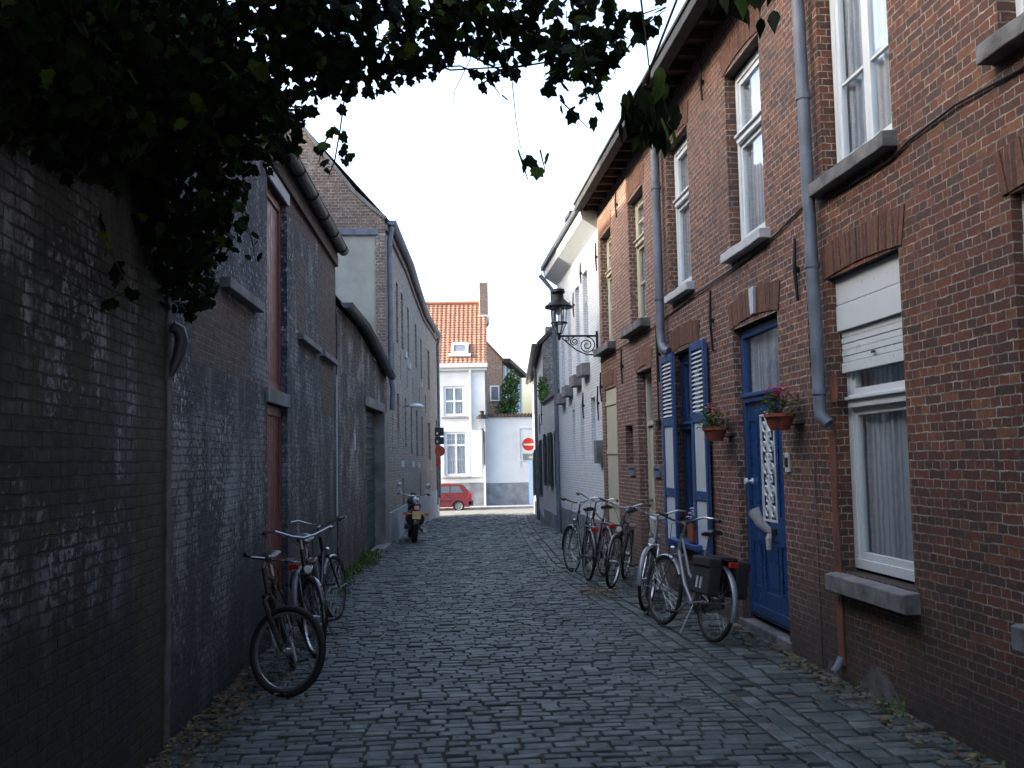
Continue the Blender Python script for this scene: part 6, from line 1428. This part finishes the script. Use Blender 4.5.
# small lamp on the townhouse corner
l2 = thing('street_lamp', 'small black wall lantern on the corner of the white townhouse', 'street lamp', None, FW.P(2.98, 0.1, 3.2))
k = MB(); k.tube([FW.P(2.98, 0.02, 2.6), FW.P(2.98, 0.06, 3.2), FW.P(2.90, 0.45, 3.35)], 0.035, 8); k.tube([FW.P(2.98, 0.05, 1.4), FW.P(2.98, 0.05, 2.7)], 0.03, 6); k.build('bracket', M['iron'], l2)
lm2 = Matrix.Translation(Vector(FW.P(2.90, 0.45, 3.35)))
k = MB(); k.lathe([(0.12, 0.0), (0.2, 0.55)], lm2, 6); k.build('lantern_glass', M['window_glass'], l2)
k = MB(); k.lathe([(0.36, 0.55), (0.30, 0.66), (0.12, 0.80), (0.10, 0.88), (0.16, 0.95), (0, 1.0)], lm2, 14); k.lathe([(0, 0.56), (0.36, 0.55)], lm2, 14); k.lathe([(0, -0.05), (0.12, 0.0)], lm2, 12); k.build('lantern_roof', M['iron'], l2)

# ---------------- signs
plain('sign_red', (0.42, 0.02, 0.02), 0.4); plain('sign_white', (0.6, 0.6, 0.6), 0.4); plain('sign_orange', (0.50, 0.06, 0.02), 0.4); plain('sign_black', (0.02, 0.025, 0.03), 0.5); plain('sign_grey', (0.22, 0.27, 0.32), 0.4)
def sign(name, label, c, parts):
    t = thing(name, label, 'road sign', None, c)
    F = Fr(c[0], c[1], 1, 0, 0, -1)
    for nm, kd, a, mt in parts:
        q = MB()
        if kd == 'disc': q.lathe([(0, -0.01), (a[0], -0.01), (a[0], 0.01), (0, 0.01)], Matrix.Translation(Vector(F.P(a[1], a[3], a[2]))) @ Matrix.Rotation(PI/2, 4, 'X'), 28)
        elif kd == 'box': q.box(F, *a)
        elif kd == 'tube': q.tube([F.P(*p) for p in a[0]], a[1], 8)
        q.build(nm, M[mt], t)
zc = zg(40)
sign('road_sign', 'red no entry sign with white bar above a small grey plate', (3.93, 40.0, zc), [('post', 'tube', ([(0.30, -0.04, 0), (0.30, -0.04, 2.6)], 0.03), 'zinc'), ('arm', 'box', (0.0, 0.30, -0.03, -0.015, 2.2, 2.24), 'zinc'),
     ('disc', 'disc', (0.26, 0.02, 2.24, 0.02), 'sign_red'), ('bar', 'box', (-0.18, 0.22, 0.032, 0.036, 2.19, 2.27), 'sign_white'), ('plate', 'box', (-0.22, 0.26, 0.0, 0.02, 1.60, 1.87), 'sign_grey'), ('plate_mark', 'box', (0.02, 0.18, 0.022, 0.025, 1.69, 1.76), 'sign_white')])
sign('signal_post', 'post with black boxes and orange red round sign behind the corner of the brown warehouse', (0.28, 38.5, zg(38.5)), [('post', 'tube', ([(0.0, -0.05, 0), (0.0, -0.05, 3.2)], 0.04), 'zinc'), ('box', 'box', (-0.12, 0.26, 0.0, 0.12, 2.60, 2.92), 'sign_black'), ('box', 'box', (-0.12, 0.26, 0.0, 0.12, 2.28, 2.56), 'sign_black'),
     ('box_mark', 'box', (-0.02, 0.04, 0.122, 0.126, 2.66, 2.74), 'sign_white'), ('box_mark', 'box', (-0.02, 0.04, 0.122, 0.126, 2.34, 2.42), 'sign_white'), ('disc', 'disc', (0.20, 0.10, 2.02, 0.03), 'sign_orange'), ('plate', 'box', (-0.05, 0.13, 0.0, 0.03, 1.45, 1.76), 'sign_orange')])

# ---------------- vegetation
def lcloud(mb, blobs, size, kd, rn, hang=0.6):
    for (cx, cy, cz_, rx, ry, rz_, n) in blobs:
        for i in range(n):
            while True:
                a, b, c = rn.uniform(-1, 1), rn.uniform(-1, 1), rn.uniform(-1, 1)
                if a*a+b*b+c*c <= 1: break
            p = Vector((cx+a*rx, cy+b*ry, cz_+c*rz_))
            tip = Vector((rn.gauss(0, .6), rn.gauss(0, .6), -hang+rn.gauss(0, .5)))
            add_leaf(mb, p, tip, (rn.gauss(0, 1)+0.3, rn.gauss(0, 1)-0.3, rn.gauss(0, .8)+0.5), size*rn.uniform(0.6, 1.25), kd, rn.uniform(0.02, 0.3))
ivy = thing('ivy', 'dark ivy spilling over the left wall and arching across the top of the alley', 'ivy', None, (-1.6, 5, 0))
rn = random.Random(11); lf = MB(); sm = MB()
for blobs, hang in IVY: lcloud(lf, blobs, 0.072 if blobs[0][6] != 2999 else 0.125, 'ivy', rn, hang)
# trailing sprays: woody shoot with leaves along it
for path in SPRAYS:
    P_ = [Vector(p) for p in path]; sm.tube(P_, [0.0045]*(len(P_)-1)+[0.002], 5)
    for a, b in zip(P_, P_[1:]):
        n = max(1, int((b-a).length/0.045))
        for i in range(n):
            p = a.lerp(b, (i+rn.random())/n)+Vector((rn.gauss(0, .022), rn.gauss(0, .03), rn.gauss(0, .022)))
            add_leaf(lf, p, (rn.gauss(0, .6), rn.gauss(0, .6), -0.8), (rn.gauss(0, 1), -0.8, 0.4), 0.072*rn.uniform(0.6, 1.2), 'ivy', 0.15)
for path, r in STEMS: sm.tube(path, [r*(1-0.6*i/(len(path)-1)) for i in range(len(path))], 7)
lf.build('foliage', M['ivy_leaf'], ivy, recalc=False); sm.build('stem', M['bark'], ivy, smooth=True)

# overhanging broad leaves at the top right
bt = thing('overhanging_branch', 'thin branch with long drooping leaves hanging beside the right eaves', 'branch', None, (1.3, 4.5, 4.2))
q = MB(); sm = MB()
sm.tube([BRANCH[0][0][0], BRANCH[1][0][0], BRANCH[2][0][0], BRANCH[3][0][0], BRANCH[5][0][0], BRANCH[4][0][0]], 0.006, 6)
for path, n, sz in BRANCH:
    P_ = [Vector(p) for p in path]; sm.tube(P_, [0.008]*(len(P_)-1)+[0.003], 6)
    for i in range(n):
        j = rn.randrange(len(P_)-1); p = P_[j].lerp(P_[j+1], rn.random())+Vector((rn.gauss(0, .045), rn.gauss(0, .07), rn.gauss(-.03, .05)))
        add_leaf(q, p, (rn.gauss(0, .3), rn.gauss(0, .3), -1), (rn.gauss(0, 1), -1, 0.2), sz*rn.uniform(0.7, 1.2), 'drop', 0.2)
q.build('foliage', M['ivy_leaf'], bt, recalc=False); sm.build('twig', M['bark'], bt)

tr = thing('tree', 'bushy green tree behind the white courtyard wall', 'tree', None, (4.9, 61.5, zf))
q = MB(); lcloud(q, [(5.0, 61.5, 5.4, 0.6, 0.8, 1.6, 900), (4.6, 61.2, 4.5, 0.6, 0.7, 0.9, 400), (5.2, 61.6, 6.4, 0.45, 0.5, 0.8, 300)], 0.22, 'oval', rn, 0.2); q.build('crown', M['tree_leaf'], tr, recalc=False)
q = MB(); q.tube([(5.0, 61.5, zf), (4.95, 61.5, 3.0), (5.05, 61.5, 5.8)], [0.12, 0.09, 0.03], 8); q.build('trunk', M['bark'], tr)
cp_ = thing('climbing_plant', 'green climber on top of the low wall beside the rough brick gable', 'plant', None, FE1.P(27.0, 0.0, 3.2))
q = MB(); lcloud(q, [(3.08, 26.8, 3.5, 0.16, 0.3, 0.4, 260), (3.08, 26.4, 3.3, 0.14, 0.4, 0.15, 110)], 0.07, 'ivy', rn, 0.4); q.build('foliage', M['bright_leaf'], cp_, recalc=False)
q = MB(); q.tube([(3.05, 26.9, 3.15), (3.0, 26.8, 3.9)], 0.015, 6); q.build('stem', M['bark'], cp_)
# bare twigs
# weeds along the left wall foot
def weeds(nm, label, spots, seed, size=0.07):
    rn2 = random.Random(seed); q = MB()
    for (x, y, r_, n, h_) in spots:
        for i in range(n):
            a = rn2.uniform(0, 6.28); rr = r_*math.sqrt(rn2.random()); px, py = x+rr*math.cos(a)*0.6, y+rr*math.sin(a)
            hh = h_*rn2.uniform(0.2, 1)
            add_leaf(q, (px, py, hh*0.5+zg(py)), (rn2.gauss(0, .5), rn2.gauss(0, .5), 1), (rn2.gauss(0, 1), -1, .3), size*rn2.uniform(0.6, 1.3), 'oval', 0.2)
    return tag(q.build(nm, M['bright_leaf'], recalc=False), label, 'weeds', kind='stuff')
weeds('weeds', 'green weeds growing at the foot of the left wall before the garage', [(-1.22, 15.0, 0.35, 160, 0.20), (-1.12, 16.2, 0.5, 260, 0.22), (-1.06, 17.1, 0.4, 300, 0.36), (-1.28, 14.0, 0.4, 110, 0.12), (-1.28, 13.0, 0.4, 60, 0.08), (-0.9, 20.6, 0.3, 60, 0.12), (-1.33, 11.5, 0.6, 50, 0.06)], 5, 0.045)
weeds('weeds', 'small green weeds in the joints and at the foot of the right wall', [(2.86, 6.15, 0.1, 26, 0.24), (2.88, 6.7, 0.14, 14, 0.12), (2.88, 5.2, 0.2, 14, 0.08), (1.85, 16.4, 0.5, 40, 0.012), (1.78, 14.6, 0.4, 25, 0.012), (2.86, 7.6, 0.1, 8, 0.1), (2.1, 22.5, .6, 30, .03), (2.8, 21.8, .3, 40, .08)], 6, 0.032)
# fallen leaves
rn3 = random.Random(9); q = MB()
def litter(n, fx, fy, sz=(0.025, 0.06)):
    for i in range(n):
        y = fy(); x = fx(y); add_leaf(q, (x, y, zg(y)+0.025+rn3.random()*0.012+0.02*(1-min(1, abs(x-0.2)/1.7)**2)), (rn3.gauss(0, 1), rn3.gauss(0, 1), rn3.gauss(0, .15)), (rn3.gauss(0, .25), rn3.gauss(0, .25), 1), rn3.uniform(*sz), rn3.choice(['oval', 'ivy', 'drop']), rn3.uniform(-.3, .4))
litter(1700, lambda y: lerp_tab(XL, y)+0.03+abs(rn3.gauss(0, 0.20)), lambda: rn3.uniform(3.5, 8.4), (0.02, 0.05))
litter(220, lambda y: lerp_tab(XL, y)+0.03+abs(rn3.gauss(0, 0.16)), lambda: rn3.uniform(8, 20))
litter(800, lambda y: 2.92-abs(rn3.gauss(0, 0.14)), lambda: rn3.uniform(3.5, 9.5), (0.018, 0.045))
litter(120, lambda y: 2.92-abs(rn3.gauss(0, 0.3)), lambda: rn3.uniform(9, 20))
litter(160, lambda y: rn3.uniform(-1.5, 2.8), lambda: rn3.uniform(4, 13), (0.015, 0.04))
litter(130, lambda y: 1.98+rn3.gauss(0, 0.12), lambda: rn3.gauss(12.2, 0.35), (0.03, 0.06))
litter(50, lambda y: 1.95+rn3.gauss(0, 0.12), lambda: rn3.uniform(5, 20), (0.02, 0.05))
tag(q.build('fallen_leaves', M['fallen_leaf'], recalc=False), 'dry brown leaves drifted along both edges of the setts', 'leaves', kind='stuff')
